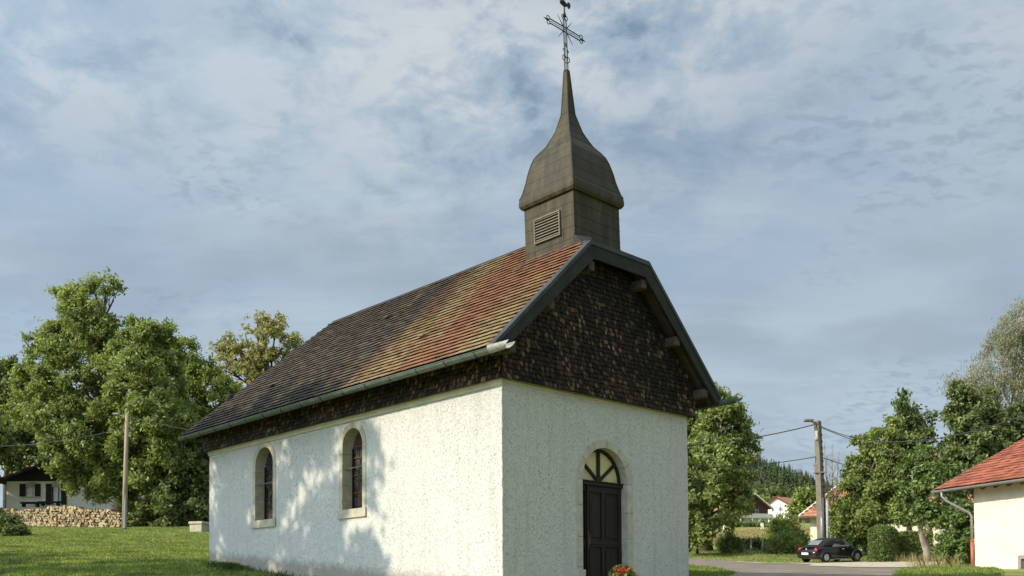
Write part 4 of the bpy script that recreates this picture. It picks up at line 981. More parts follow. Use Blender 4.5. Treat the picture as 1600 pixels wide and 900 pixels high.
tree('hornbeam', 'bushy yellow green hornbeam behind the black car, right of the concrete pole', 'tree', S(1350, 65.5),
     [B(*a) for a in ((1378,688,20,D),(1396,668,14,D,.5),(1358,704,12,D),(1350,735,24,D),(1385,720,28,D,-.6),(1330,765,24,D,-.5),(1362,770,30,D,-1.4),(1400,755,28,D,-.8),(1318,800,20,D,-.6),(1348,808,28,D,-1.8),(1385,800,30,D,-1.6),(1318,830,14,D,-1),(1340,845,16,D,-1.6),(1412,700,22,D,.5),(1345,690,7,D),(1420,790,26,D,0))],
     'bush', trunk_r=0.25, nspray=4600, kleaf=12, spread=.28, ll=.25, lw=.14, gap=.40, gfreq=.9, seed=46, twigs=7)
D = 69.0
tree('aspen_tree', 'tall narrow dark tree with a ragged spire above the hornbeam', 'tree', S(1425, 70.0),
     [B(*a) for a in ((1413,616,6,D),(1409,630,9,D),(1420,642,13,D),(1436,652,11,D),(1452,648,7,D),(1407,655,11,D),(1428,668,17,D),(1452,674,10,D),(1412,690,18,D),(1440,700,22,D),(1420,720,26,D),(1455,735,24,D),(1430,750,28,D))],
     'dark', trunk_r=0.22, nspray=1100, kleaf=8, spread=.30, ll=.34, lw=.17, gap=.46, gfreq=.9, seed=47, twigs=10, trunk_top=P(1416, 640, D))
D = 52.0
tree('apple_tree', 'leaning old apple tree with pale lichened trunk left of the cream house', 'tree', S(1452, 53.5),
     [B(*a) for a in ((1425,735,22,D),(1450,755,26,D,-.5),(1475,735,22,D),(1432,775,22,D,-.6),(1470,775,26,D,-.8),(1490,755,20,D),(1455,805,20,D,-1),(1482,810,20,D,-.6),(1438,715,16,D,.5),(1495,790,18,D))],
     'hedge', bark='palebark', trunk_r=0.24, nspray=1500, kleaf=8, spread=.26, ll=.26, lw=.14, gap=.48, gfreq=1.1, seed=48, twigs=12, trunk_top=P(1422, 775, D))
D = 60.0
tree('plum_tree', 'dark leafy plum tree rising right behind the roof of the cream house', 'tree', S(1530, 61.0),
     [B(*a) for a in ((1500,612,12,D),(1493,632,12,D),(1515,640,22,D),(1540,632,18,D),(1502,665,24,D,-.5),(1545,665,28,D),(1575,672,24,D),(1520,700,30,D,-.6),(1560,705,28,D),(1490,700,20,D),(1590,650,20,D,.5),(1505,740,28,D),(1540,745,30,D),(1600,690,26,D),(1488,760,18,D))],
     'dark', bark='palebark', trunk_r=0.3, nspray=3600, kleaf=12, spread=.30, ll=.28, lw=.14, gap=.43, gfreq=.8, seed=49, twigs=9)
D = 74.0
tree('weeping_birch', 'tall silvery weeping birch swaying at the right picture edge', 'tree', S(1585, 75.0),
     [B(*a) for a in ((1600,485,20,D),(1582,512,22,D),(1612,520,26,D),(1560,545,22,D),(1590,555,28,D),(1620,570,30,D),(1535,572,18,D),(1508,592,17,D),(1550,600,26,D),(1590,605,30,D),(1490,610,12,D),(1525,615,22,D),(1480,600,9,D),(1570,530,14,D))],
     'birch', bark='palebark', trunk_r=0.32, nspray=1500, kleaf=13, spread=.50, nclump=24, cr=(.10, .22), ll=.28, lw=.055, gap=.50, gfreq=.7, seed=50, twigs=14, droop=1.3, trunk_top=P(1595, 500, D))
D = 46.0
tree('laurel_hedge', 'overgrown laurel hedge between the apple trunk and the cream house wall', 'hedge', S(1500, 47.0),
     [B(*a) for a in ((1492,815,18,D),(1508,800,17,D),(1500,840,22,D,-.4),(1512,865,18,D,-.6),(1488,862,16,D,-.6),(1475,850,14,D,.5),(1515,825,15,D),(1505,885,16,D,-1))],
     'hedge', trunk_r=0.1, nspray=1500, kleaf=9, spread=.18, ll=.19, lw=.10, gap=.34, gfreq=1.5, seed=51, twigs=4)
# clipped shrubs: leaf shells on straight sided forms
def clipped(name, label, px0, px1, py0, d, thick, leaf, seed, rounded):
    global rng
    rng = np.random.default_rng(seed)
    c = S((px0+px1)/2, d); w = (px1-px0)/F*d; h = (P(px0, py0, d).z-c.z)
    root = thing(name, label, 'hedge', c); n = 9000
    if rounded:
        a = rng.uniform(0, 2*math.pi, n); t = rng.random(n); rr = np.where(t > .78, np.sqrt(1-np.clip((t-.78)/.22, 0, 1)**2), 1.0)*(1-.06*rng.random(n)); rr *= .93+.07*np.sin(a*3+t*5)
        p = np.stack([np.cos(a)*rr*w/2, np.sin(a)*rr*thick/2, t*h], 1); o = np.stack([np.cos(a), np.sin(a), np.where(t > .8, 1.0, 0)], 1)
        loc = p
    else:
        f = rng.random(n); s = rng.uniform(-.5, .5, n); t = rng.random(n); k2 = rng.random(n)*.06
        side = np.where(f < .5, 0, np.where(f < .75, 1, 2))
        x = np.where(side == 1, np.sign(s)*(.5-k2), s); y = np.where(side == 0, -.5+k2, rng.uniform(-.5, .5, n)); z = np.where(side == 2, 1-k2, t)
        loc = np.stack([x*w, y*thick, z*h], 1); o = np.stack([np.where(side == 1, np.sign(s), 0), np.where(side == 0, -1, 0), np.where(side == 2, 1, 0)], 1)+0.0
    Rm = np.array((tuple(RH), tuple(FH), (0, 0, 1)))
    p = loc@Rm+np.array(c)+rng.normal(size=(n, 3))*.03; o = o@Rm
    v, q = leaf_quads(p, o*.5+rng.normal(size=(n, 3))*.8, .15, .09)
    quads_mesh('foliage', v, q, M[leaf], root)
    ib = MB()
    if rounded: ib.lathe([(w*.40, 0), (w*.42, h*.4), (w*.40, h*.75), (w*.25, h*.92), (.02, h*.95)], (0, 0, 0), 14)
    else: ib.box(-w*.44, w*.44, -thick*.42, thick*.42, 0, h*.93)
    o_ = ib.build('twig_core', M['weedgreen'], root); o_.rotation_euler = (0, 0, -YAW)
    return root
clipped('clipped_shrub', 'clipped round topped box shrub standing right of the black car', 1357, 1403, 821, 56.5, 1.7, 'hedge', 61, True)
clipped('garden_hedge', 'square cut light green hedge between the clipped shrub and the apple trunk', 1404, 1450, 832, 57.5, 1.6, 'bush', 62, False)

def bare_tree(label, base, tops, r0, seed):
    rnd = random.Random(seed); root = thing('bare_tree', label, 'tree', base); tb = MB(); base = Vector(base)
    for tp in tops:
        tp = Vector(tp); st = base+Vector((rnd.gauss(0, .15), rnd.gauss(0, .15), -.1)); n = 7
        pts = [st.lerp(tp, i/n)+Vector((rnd.gauss(0, .05), rnd.gauss(0, .05), 0)) for i in range(n+1)]
        tb.tube(pts, [r0*(1-.85*i/n) for i in range(n+1)], 5)
        for i in range(2, n):
            for _ in range(6):
                s = pts[i].lerp(pts[i+1], rnd.random()); ln = (tp-s).length*rnd.uniform(.22, .5)
                d = Vector((rnd.gauss(0, .5), rnd.gauss(0, .5), 1.0)).normalized(); e = s+d*ln
                tb.tube([s, s.lerp(e, .5)+Vector((rnd.gauss(0, .06), rnd.gauss(0, .06), -.08)), e], [r0*.3, r0*.2, r0*.1], 4, cap=False)
                e2 = s.lerp(e, .5); d2 = Vector((rnd.gauss(0, .6), rnd.gauss(0, .6), 1)).normalized(); tb.tube([e2, e2+d2*ln*.45], [r0*.17, r0*.08], 3, cap=False)
    tb.build('trunk', M['twig'], root, world=True, fix=False); return root
bare_tree('leafless grey sapling cluster standing right behind the concrete pole', S(1300, 70),
          [P(1301, 692, 70), P(1287, 690, 70), P(1270, 722, 70.4), P(1311, 705, 69.7), P(1318, 728, 70.3)], 0.07, 5)

# ------------------------------------------------------------------ hill with woods
hx = np.linspace(-120, 520, 65); hd_ = np.linspace(430, 900, 40)
def hill_z(s, d):
    ridge = 10+np.interp(s, (-150, 0, 90, 150, 175, 205, 240, 330, 520), (58, 62, 58, 47, 38, 24, 13, 5, 2))
    prof = np.clip((d-440)/170.0, 0, 1); prof = prof*prof*(3-2*prof); back = np.clip((900-d)/200., 0, 1)
    return 26+ridge*prof*np.minimum(1, back+.3)
hs_, hdd = np.meshgrid(hx, hd_, indexing='ij'); hzv = hill_z(hs_, hdd)
hv = np.stack([CAM.x+FH.x*hdd+RH.x*hs_, CAM.y+FH.y*hdd+RH.y*hs_, hzv], -1).reshape(-1, 3)
ii, jj = np.meshgrid(np.arange(64), np.arange(39), indexing='ij'); a0 = (ii*40+jj).ravel()
M['hillground'] = simple('wooded_hillside', (0.045, 0.065, 0.022), 0.95, 0.3, 0.05)
tag(quads_mesh('hill', hv, np.stack([a0, a0+40, a0+41, a0+1], 1), M['hillground'], smooth=True), kind='structure')
def woods(name, n, srange, drange, conifer, mat, hr, seed, zfun):
    g = np.random.default_rng(seed); V, Q = [], []; b = 0
    s = g.uniform(*srange, n); d = g.uniform(*drange, n); z = zfun(s, d)
    for k2 in range(n):
        h = g.uniform(*hr); c = np.array((CAM.x+FH.x*d[k2]+RH.x*s[k2], CAM.y+FH.y*d[k2]+RH.y*s[k2], z[k2]))
        if conifer:
            m = 34; t = np.sort(g.random(m)); a = g.uniform(0, 6.28, m); R = h*.20*(1-t)+.15
            p0 = c+np.stack([0*t, 0*t, h*(.08+.9*t)], 1); out_ = np.stack([np.cos(a), np.sin(a), -0.45+0*a], 1); sd = np.stack([-np.sin(a), np.cos(a), 0*a], 1)
            v = np.stack([p0+np.array((0, 0, h*.06)), p0+out_*R[:, None]*.6+sd*(R*.5)[:, None], p0+out_*R[:, None]*1.15, p0+out_*R[:, None]*.6-sd*(R*.5)[:, None]], 1).reshape(-1, 3)
        else:
            m = 90; dr = g.normal(size=(m, 3)); dr /= np.linalg.norm(dr, axis=1)[:, None]; p0 = c+np.array((0, 0, h*.58))+dr*np.array((h*.34, h*.34, h*.42))*g.uniform(.6, 1.05, m)[:, None]
            ax = g.normal(size=(m, 3)); ax /= np.linalg.norm(ax, axis=1)[:, None]; sd = np.cross(ax, dr); sd /= np.linalg.norm(sd, axis=1)[:, None]+1e-6
            l = h*.085; v = np.stack([p0-ax*l, p0+sd*l*.8, p0+ax*l, p0-sd*l*.8], 1).reshape(-1, 3)
        V.append(v); m_ = len(v)//4; Q.append(np.arange(m_*4).reshape(m_, 4)+b); b += m_*4
    return tag(quads_mesh(name, np.concatenate(V), np.concatenate(Q), mat), kind='stuff')
o = woods('conifer_forest', 8000, (-115, 330), (500, 690), True, M['fir'], (5.5, 9.5), 71, hill_z); tag(o, 'dark conifer forest covering the distant hillside', 'forest')
M['farleaf'] = m_leaf('far_broadleaf', (0.066, 0.090, 0.030), (0.120, 0.156, 0.048), (0.180, 0.192, 0.072), nscale=0.05)
gzs = lambda s, d: gza(CAM.x+FH.x*d+RH.x*s, CAM.y+FH.y*d+RH.y*s)
o = woods('broadleaf_wood', 520, (-60, 230), (330, 520), False, M['farleaf'], (7, 13), 72, lambda s, d: np.where(d > 440, hill_z(s, d), gzs(s, d))); tag(o, 'mixed broadleaf wood at the foot of the distant hill', 'wood')
D = 240.0
for k2, (lab, bl) in enumerate((('rounded pale green tree standing between the brown chalet and the white house', ((1190,790,12),(1200,800,14),(1186,808,12),(1198,785,8))),
                ('broad green tree in front of the hill, above the white house roof', ((1215,775,10),(1228,783,12),(1205,778,10),(1240,792,10))),
                ('light green tree right of the white house, left of the farmhouse roof', ((1262,775,12),(1250,785,12),(1275,785,12),(1262,800,14),(1245,800,10))),
                ('dark round tree hiding the left side of the brown chalet', ((1150,790,14),(1140,805,14),(1160,780,10),(1156,808,10))))):
    dd = (300, 320, 250, 205)[k2]
    tree('village_tree', lab, 'tree', S(bl[1][0], dd+1), [B(*a, dd) for a in bl], ('lime', 'farleaf', 'lime', 'dark')[k2], nspray=520, kleaf=7, spread=.9, ll=1.0, lw=.6, gap=.36, gfreq=.3, seed=80+k2, trunk_r=.3, twigs=3)

# ------------------------------------------------------------------ houses
def gable_roof_tiles(mb, p0, ex, up, w, run, gx=0.30, gu=0.33, jit=True):
    """individually stepped tiles on a roof plane (local coordinates)"""
    ex = Vector(ex); up = Vector(up).normalized(); nr = ex.cross(up)
    if nr.z < 0: nr = -nr
    nrow = int(run/gu); ncol = max(1, int(w/gx)); gx = w/ncol; gu = run/nrow
    for r in range(nrow):
        for c in range(ncol):
            cc = Vector(p0)+ex*((c+.5)*gx)+up*((r+.55)*gu)+nr*(.05+random.gauss(0, .004))
            mb.obox(cc, ex, gx*.49, (up-nr*.12).normalized(), gu*.58, nr, .014)
# cream house at the right edge
e1 = (FH*.943-RH*.332).normalized(); e2 = (FH*.332+RH*.943).normalized()
c0 = P(1522, 800, 38.0); c0.z = 0; zg = gz(c0.x, c0.y)-.3
Rm = Matrix(((e2.x, e1.x, 0, c0.x), (e2.y, e1.y, 0, c0.y), (0, 0, 1, 0), (0, 0, 0, 1)))   # local x into the house, y away along the wall
hb = thing('cream_house', 'cream rendered house with bright red tiled roof at the right picture edge', 'house', matrix=Rm)
ZEV = P(1475, 765, 38.6).z; OVX, OVY = 0.75, 1.30; pit = 0.48; HWD = 9.0; HLN = 11.0
w_ = MB(); wz1 = P(1588, 868, 36.07).z; OY0, OY1, OZ0 = -3.7, -2.06, zg+.02
zt_ = ZEV+OVX*pit-.12
w_.add(*wall_with_holes([[(OY0, OZ0), (OY1, OZ0), (OY1, wz1), (OY0, wz1)]], [(-HLN, zg), (0, zg), (0, zt_), (-HLN, zt_)], lambda a, b: (0, a, b)))
w_.add([(0, 0, zg), (HWD, 0, zg), (HWD, 0, zt_), (HWD/2, 0, zt_+HWD/2*pit), (0, 0, zt_)], [(0, 1, 2, 3, 4)])
w_.add([(0, -HLN, zg), (HWD, -HLN, zg), (HWD, -HLN, zt_), (HWD/2, -HLN, zt_+HWD/2*pit), (0, -HLN, zt_)], [(0, 1, 2, 3, 4)])
w_.add([(HWD, 0, zg), (HWD, -HLN, zg), (HWD, -HLN, zt_), (HWD, 0, zt_)], [(0, 1, 2, 3)])
w_.build('wall', M['cream'], hb, fix=False)
rt = MB(); upr = Vector((1, 0, pit)); runl = (HWD/2+OVX)*math.hypot(1, pit)
gable_roof_tiles(rt, (-OVX, -HLN-.4, ZEV), (0, 1, 0), upr, HLN+.4+OVY, runl, .26, .33)
rt.build('roof', M['redtile'], hb)
rk = MB()
for sg in (1, -1):
    f_ = lambda x: (x if sg == 1 else HWD-x)
    rk.prism([(f_(-OVX), -HLN-.4, ZEV-.02), (f_(-OVX), OVY-.01, ZEV-.02), (HWD/2, OVY-.01, ZEV-.02+(HWD/2+OVX)*pit), (HWD/2, -HLN-.4, ZEV-.02+(HWD/2+OVX)*pit)], (0, 0, -.12))
rk.build('roof_deck', M['fartile'], hb)
vb = MB(); vb.prism([(-OVX-.03, OVY-.005, ZEV-.17), (-OVX-.03, OVY-.005, ZEV+.05), (HWD/2, OVY-.005, ZEV+.05+(HWD/2+OVX)*pit), (HWD/2, OVY-.005, ZEV-.17+(HWD/2+OVX)*pit)], (0, .04, 0)); vb.build('verge', M['galv'], hb)
def half_pipe(mb, a, b, r, seg=9):
    a = Vector(a); b = Vector(b); d = (b-a).normalized(); sd = d.cross(Vector((0, 0, 1))); vs = []
    for p in (a, b): vs += [p+sd*r*math.cos(t)-Vector((0, 0, r*math.sin(t))) for t in np.linspace(0, math.pi, seg)]
    mb.add(vs, [(i, i+1, seg+i+1, seg+i) for i in range(seg-1)]+[tuple(range(seg)), tuple(range(seg, 2*seg))])
gt = MB(); half_pipe(gt, (-OVX-.08, -HLN-.4, ZEV-.02), (-OVX-.08, OVY+.03, ZEV-.02), .095); gut = gt.build('gutter', M['galv'], hb, fix=False)
for y in np.arange(-HLN, OVY, .7):
    gk = MB(); gk.tube([(-OVX-.08+.10*math.cos(t), y, ZEV-.02-.10*math.sin(t)) for t in np.linspace(0, math.pi, 8)], .01, 5); gk.build('gutter_bracket', M['galv'], gut)
dpm = MB(); dpm.tube([(-OVX-.08, OVY-.45, ZEV-.08), (-OVX-.07, OVY-.45, ZEV-.28), (-OVX+.02, OVY-.60, ZEV-.48), (-.12, .12, ZEV-1.0), (-.07, .06, ZEV-1.15), (-.07, .06, zg+1.25)], .05, 9); dpm.build('downpipe', M['galv'], hb, smooth=True)
dp2 = MB(); dp2.tube([(-.07, .06, zg), (-.07, .06, zg+1.45)], .066, 9); dp2.tube([(-.07, .06, zg+1.40), (-.07, .06, zg+1.47)], .075, 9); dp2.build('drain_pipe', M['redpipe'], hb, smooth=True)
rft = MB()
for y in np.arange(-HLN, OVY-.2, .62): rft.beam((-OVX+.02, y, ZEV-.17), (.3, y, ZEV-.17+(OVX+.3)*pit), .08, .12)
rft.build('rafter', M['beam'], hb)
wn = MB()
for a, b, c, d in ((OY0, OY1, wz1-.14, wz1), (OY1-.14, OY1, OZ0, wz1-.14), (OY0, OY0+.14, OZ0, wz1-.14)): wn.box(-.012, .20, a, b, c, d)
wnd = wn.build('window', simple('grey_stone_frame', (0.25, 0.235, 0.2), .9, .2, 8, .2, 40), hb)
wd = MB(); wd.box(.13, .17, OY0+.14, OY1-.14, OZ0, wz1-.14); wd.box(.11, .13, OY1-.32, OY1-.26, OZ0, wz1-.14); wd.box(.105, .13, OY0+.14, OY1-.14, wz1-.24, wz1-.14); wd.build('shutter_leaf', M['orangewood'], wnd)
# farmhouse behind the pole: hipped roof, local x to the right, y away from the viewer
fd_ = 82.0; fc = P(1248, 808, fd_); fa_ = math.radians(25); FX = RH*math.cos(fa_)-FH*math.sin(fa_); FY = RH*math.sin(fa_)+FH*math.cos(fa_); RmF = Matrix(((FX.x, FY.x, 0, fc.x), (FX.y, FY.y, 0, fc.y), (0, 0, 1, 0), (0, 0, 0, 1)))
fh = thing('farmhouse', 'old farmhouse with a big hipped faded tile roof half hidden behind the concrete pole', 'house', matrix=RmF)
fz = fc.z; fg = gz(fc.x+RH.x*6, fc.y+RH.y*6)-1.0; fw_, fl_ = 17.0, 13.0; fm = .95
t_ = MB()
hipv = Vector((1, 1, fm))
def hip_tiles(p0, ex, inn, w, gx=.42, gu=.42):
    m_ = MB(); up = Vector((inn[0], inn[1], fm)).normalized(); nr = Vector(ex).cross(up); nr = nr if nr.z > 0 else -nr; rows = int(fl_/2*math.hypot(1, fm)/gu)
    for r in range(rows):
        ins = r*gu/math.hypot(1, fm); wr = w-2*ins; n = int(wr/gx)
        for c in range(n):
            cc = Vector(p0)+Vector(ex)*(ins+(c+.5)*wr/max(n, 1))+up*((r+.55)*gu)+nr*(.05+random.gauss(0, .01))
            m_.obox(cc, ex, wr/max(n, 1)*.49, (up-nr*.12).normalized(), gu*.58, nr, .02)
    return m_
a1 = hip_tiles((0, 0, fz), (1, 0, 0), (0, 1), fw_); a2 = hip_tiles((0, 0, fz), (0, 1, 0), (1, 0), fl_); b0 = len(a1.v)
a1.v += a2.v; a1.f += [tuple(i+b0 for i in f) for f in a2.f]; a1.m += a2.m; a1.build('roof', M['fartile'], fh, fix=False)
hh = fl_/2; rd = MB(); rd.add([(0, 0, fz), (fw_, 0, fz), (fw_, fl_, fz), (0, fl_, fz), (hh, hh, fz+hh*fm), (fw_-hh, hh, fz+hh*fm)], [(0, 1, 5, 4), (1, 2, 5), (2, 3, 4, 5), (3, 0, 4), (0, 3, 2, 1)]); rd.build('roof_deck', M['fartile'], fh)
hc_ = MB(); hc_.tube([(0, 0, fz+.06), (hh, hh, fz+hh*fm+.06)], .10, 7); hc_.build('hip_capping', M['white'], fh)
fwl = MB(); fwl.box(.85, fw_-.85, .85, fl_-.85, fg, fz-.02); fwl.build('wall', M['cream'], fh)
fgt = MB(); half_pipe(fgt, (-.05, -.1, fz), (fw_, -.1, fz), .09); fgt.build('gutter', M['galv'], fh, fix=False)

# brown chalet and two more houses across the field
def small_house(name, label, px, py_base, d, w, ln, hwall, pit, rot, roofm, upper, lower, ov=.7):
    c = S(px, d); a = -YAW+rot
    root = thing(name, label, 'house', c, a); z0 = -1.0
    m_ = MB()
    m_.box(-w/2, w/2, 0, ln, z0, hwall*.45); m_.build('ground_floor_wall', M[lower], root)
    m_ = MB(); pk = hwall+w/2*pit
    m_.prism([(-w/2-.02, -.02, hwall*.45), (w/2+.02, -.02, hwall*.45), (w/2+.02, -.02, hwall), (0, -.02, pk), (-w/2-.02, -.02, hwall)], (0, ln+.04, 0)); m_.build('upper_wall', M[upper], root)
    m_ = MB()
    for s in (-1, 1): m_.prism([(s*(w/2+ov), -1.0, hwall-ov*pit+.05), (0, -1.0, pk+.05), (0, -1.0, pk+.25), (s*(w/2+ov), -1.0, hwall-ov*pit+.25)], (0, ln+2, 0))
    m_.build('roof', M[roofm], root)
    m_ = MB()
    for s in (-1, 1): m_.prism([(s*(w/2+ov+.02), -1.05, hwall-ov*pit-.02), (0, -1.05, pk-.02), (0, -1.05, pk+.30), (s*(w/2+ov+.02), -1.05, hwall-ov*pit+.30)], (0, .045, 0))
    m_.build('barge_board', M['white'] if upper == 'brownwood' else M['brownwood'], root)
    for x in (-w*.2, w*.14):
        m_ = MB(); m_.box(x-.45, x+.45, -.06, -.022, hwall*.62, hwall*.62+1.2); f = m_.build('window', M['white'], root)
        m_ = MB(); m_.box(x-.36, x+.36, -.09, -.061, hwall*.62+.1, hwall*.62+1.1); m_.build('pane', M['pane'], f)
    return root, hwall, w
ch, hw_, w__ = small_house('chalet', 'brown timber chalet with a white balcony across the hay field', 1177, 824, 205, 8.0, 9, 4.3, .68, .35, 'fartile', 'brownwood', 'white')
m_ = MB(); m_.box(-w__/2-.3, w__/2+.3, -1.2, -.03, 1.75, 1.95); m_.box(-w__/2-.3, w__/2+.3, -1.25, -1.18, 1.95, 2.75); m_.build('balcony', M['white'], ch)
for x in (-w__/2+.2, -.8, 1.2, w__/2-.2):
    m_ = MB(); m_.box(x-.12, x+.12, -1.2, -.96, -1, 1.74); m_.build('balcony_post', M['white'], ch)
small_house('village_house', 'white house with a red tile roof right of the brown chalet', 1216, 812, 265, 7.5, 8, 5.0, .55, -.9, 'fartile', 'white', 'white')
small_house('village_house', 'low house with pinkish roof mostly hidden behind the willow bush', 1247, 805, 290, 7.0, 11, 4.6, .5, -1.1, 'fartile', 'white', 'white')

# low white house on the left behind the woodpile
d0 = 78.0; lc = P(10, 792, d0); rootz = lc.z
lh = thing('bungalow', 'low white bungalow with dark boarded gable and black shutters behind the woodpile', 'house', (lc.x, lc.y, rootz), -YAW)
ppm = d0/F
X_ = lambda px: (px-10)*ppm
Z_ = lambda py: (792-py)*ppm
wd_ = X_(176); hw0 = Z_(752)
wi_ = ((X_(40), X_(59), Z_(776), Z_(756.5)), (X_(81), X_(100), Z_(789), Z_(756.5)), (X_(139), X_(152), Z_(779), Z_(762)))
m_ = MB(); m_.add(*wall_with_holes([[(a, c), (b, c), (b, d), (a, d)] for a, b, c, d in wi_], [(0, -1.8), (wd_, -1.8), (wd_, hw0), (0, hw0)], lambda a, b: (a, 0, b)))
m_.add([(0, 0, -1.8), (0, 9, -1.8), (0, 9, hw0), (0, 0, hw0)], [(0, 1, 2, 3)]); m_.add([(wd_, 0, -1.8), (wd_, 9, -1.8), (wd_, 9, hw0), (wd_, 0, hw0)], [(0, 1, 2, 3)])
m_.build('wall', M['white'], lh, fix=False)
pk = Z_(722); gx0, gx1 = X_(0), X_(186)
m_ = MB(); m_.prism([(-.1, -.12, hw0), (wd_+.1, -.12, hw0), (wd_/2, -.12, pk-.1)], (0, .115, 0)); m_.build('gable_boarding', M['darkboards'], lh)
rfo = MB(); xm = wd_/2
for s in (-1, 1): rfo.prism([(xm+s*(wd_/2+.62), -.9, hw0-.18), (xm, -.9, pk+.02), (xm, -.9, pk+.2), (xm+s*(wd_/2+.62), -.9, hw0+.0)], (0, 10.5, 0))
rfl = rfo.build('roof', M['darkboards'], lh)
m_ = MB(); m_.box(X_(18), X_(28), 3.2, 3.8, hw0, Z_(720)); m_.box(X_(17.5), X_(28.5), 3.15, 3.85, Z_(720), Z_(718.5)); m_.build('chimney', M['white'], rfl)
for k2, (a, b, c, d) in enumerate(wi_):
    m_ = MB(); t5 = .05
    for q in ((a, a+t5, c, d), (b-t5, b, c, d), (a+t5, b-t5, d-t5, d), (a+t5, b-t5, c, c+t5), ((a+b)/2-.02, (a+b)/2+.02, c+t5, d-t5)): m_.box(q[0], q[1], .06, .12, q[2], q[3])
    f = m_.build('french_door' if k2 == 1 else 'window', M['oldwood'] if k2 == 1 else M['white'], lh)
    m_ = MB(); m_.box(a+.02, b-.02, .13, .15, c, d); m_.build('pane', M['curtain'] if k2 < 2 else M['pane'], f)
    for z in np.linspace(c, d, 4)[1:-1]:
        m_ = MB(); m_.box(a+.05, b-.05, .075, .11, z-.015, z+.015); m_.build('glazing_bar', M['white'], f)
    for s in ((-1, 1) if k2 < 2 else (1,)):
        m_ = MB(); x0 = a if s < 0 else b; wdt = (.50 if k2 < 2 else .35)
        if s < 0: m_.box(x0-wdt*1.0, x0-.01, -.06, -.012, c, d+.02)
        else: m_.box(x0-wdt*.45, x0+wdt*.45, -.07, -.012, c, d+.02)
        m_.build('shutter', M['darkboards'], f)
    if k2 < 2:
        m_ = MB(); pa = arch((a+b)/2, b-a+.5, d, d+.30, 10)
        m_.prism([(p, -.03, d+.02+(q-d)*.55) for p, q in pa[1:-1]], (0, .025, 0)); m_.build('lintel', simple('grey_lintel', (.33, .31, .27), .9, .1), f)
    if k2 == 0:
        m_ = MB(); m_.box(a-.3, b+.3, -.10, -.004, c-.09, c-.005); m_.build('sill', M['stone'], f)
# bench and table in front of it
def furn(name, label, cat, px0, px1, py_top, dd, th_, legs):
    c = P((px0+px1)/2, py_top, dd); g = rootz-.12; root = thing(name, label, cat, (c.x, c.y, g), -YAW); w = (px1-px0)/F*dd; h = c.z-g
    m_ = MB(); m_.box(-w/2, w/2, -.28, .28, h-th_, h); m_.build('top', M['darkboards'], root)
    for lx in legs: 
        m_ = MB(); m_.box(lx*w-.06, lx*w+.06, -.22, .22, 0, h-th_-.002); m_.build('leg', M['darkboards'], root)
furn('wooden_bench', 'dark wooden bench against the bungalow wall below its left window', 'bench', 34, 62, 784.5, 77.0, .14, (-.38, .38))
furn('garden_table', 'dark garden table standing in front of the bungalow french door', 'table', 62, 98, 783.5, 76.0, .12, (-.36, .3))

# ------------------------------------------------------------------ woodpile: about 300 split logs
def log_mesh(seed):
    r = random.Random(seed); m_ = MB(); n = 9; kind = r.choice(['round', 'half', 'wedge', 'wedge', 'half']); pts = []
    if kind == 'round': pts = [(math.cos(t)*r.uniform(.9, 1.05), math.sin(t)*r.uniform(.9, 1.05)) for t in np.linspace(0, 2*math.pi, n+1)[:-1]]
    elif kind == 'half': pts = [(math.cos(t)*1.1, math.sin(t)*1.25-.5) for t in np.linspace(0, math.pi, n)]
    else: pts = [(math.cos(t)*1.5-.75, math.sin(t)*1.5-.6) for t in np.linspace(0, math.pi*.52, 7)]+[(-.75, -.65)]
    R = .118; m_.prism([(a*R, 0, b*R) for a, b in pts], (0, .5, 0))
    return m_
log_protos = []
for k2 in range(8):
    o = log_mesh(k2).build('split_log', M['logend'], None); log_protos.append(o)
LAB = 'split firewood log with a pale cut face in the long stack before the bungalow'; GRP = 'split logs stacked in the woodpile'
wp0 = S(-6, 66.6); wp1 = S(188, 64.8); wdir = (wp1-wp0); wl = wdir.length; wdn = Vector((wdir.x, wdir.y, 0)).normalized(); wback = Vector((-wdn.y, wdn.x, 0)); wback = wback if wback.dot(FH) > 0 else -wback
rnd = random.Random(3); cnt = 0; STEP = .215; rest = MB()
ang0 = math.atan2(wback.y, wback.x)-math.pi/2
ncol_ = int(wl/STEP); nrow_ = 8
tops = lambda fx: P(-6+fx*194, 792+3.0*math.sin(fx*9)+fx*4+(9*max(0, (fx-.93))/.07), 66).z
for rr2 in range(nrow_):
    for c in range(ncol_):
        fx = (c+.5*(rr2 % 2)+.25)/ncol_; p = wp0+wdn*(fx*wl); z = gz(p.x, p.y)+.10+rr2*.178+rnd.gauss(0, .018)
        if fx > 1 or z > tops(fx)-.02: continue
        o = log_protos[cnt % 8] if cnt < 8 else log_protos[rnd.randrange(8)].copy()
        if cnt >= 8: COL.objects.link(o)
        s_ = rnd.uniform(.68, 1.22); o.scale = (s_, 1, s_*rnd.uniform(.85, 1.1))
        pos = p+wback*rnd.gauss(0, .035)+wdn*rnd.gauss(0, .02); o.location = (pos.x, pos.y, z)
        o.rotation_euler = (0, rnd.uniform(0, 6.28), ang0+rnd.gauss(0, .06)); o.rotation_mode = 'XYZ'
        tag(o, LAB, 'log', GRP); cnt += 1
for rr2 in range(nrow_):
    for c in range(ncol_):
        fx = (c+.5*(rr2 % 2))/ncol_; p = wp0+wdn*(fx*wl)+wback*.50; z = gz(p.x, p.y)+.1+rr2*.178
        if z > tops(fx)-.08: continue
        rest.tube([p+Vector((0, 0, z-p.z)), p+wback*.5+Vector((0, 0, z-p.z))], .105, 6)
tag(rest.build('firewood', M['bark'], None), 'second row of firewood hidden behind the stacked front logs', 'firewood', kind='stuff')

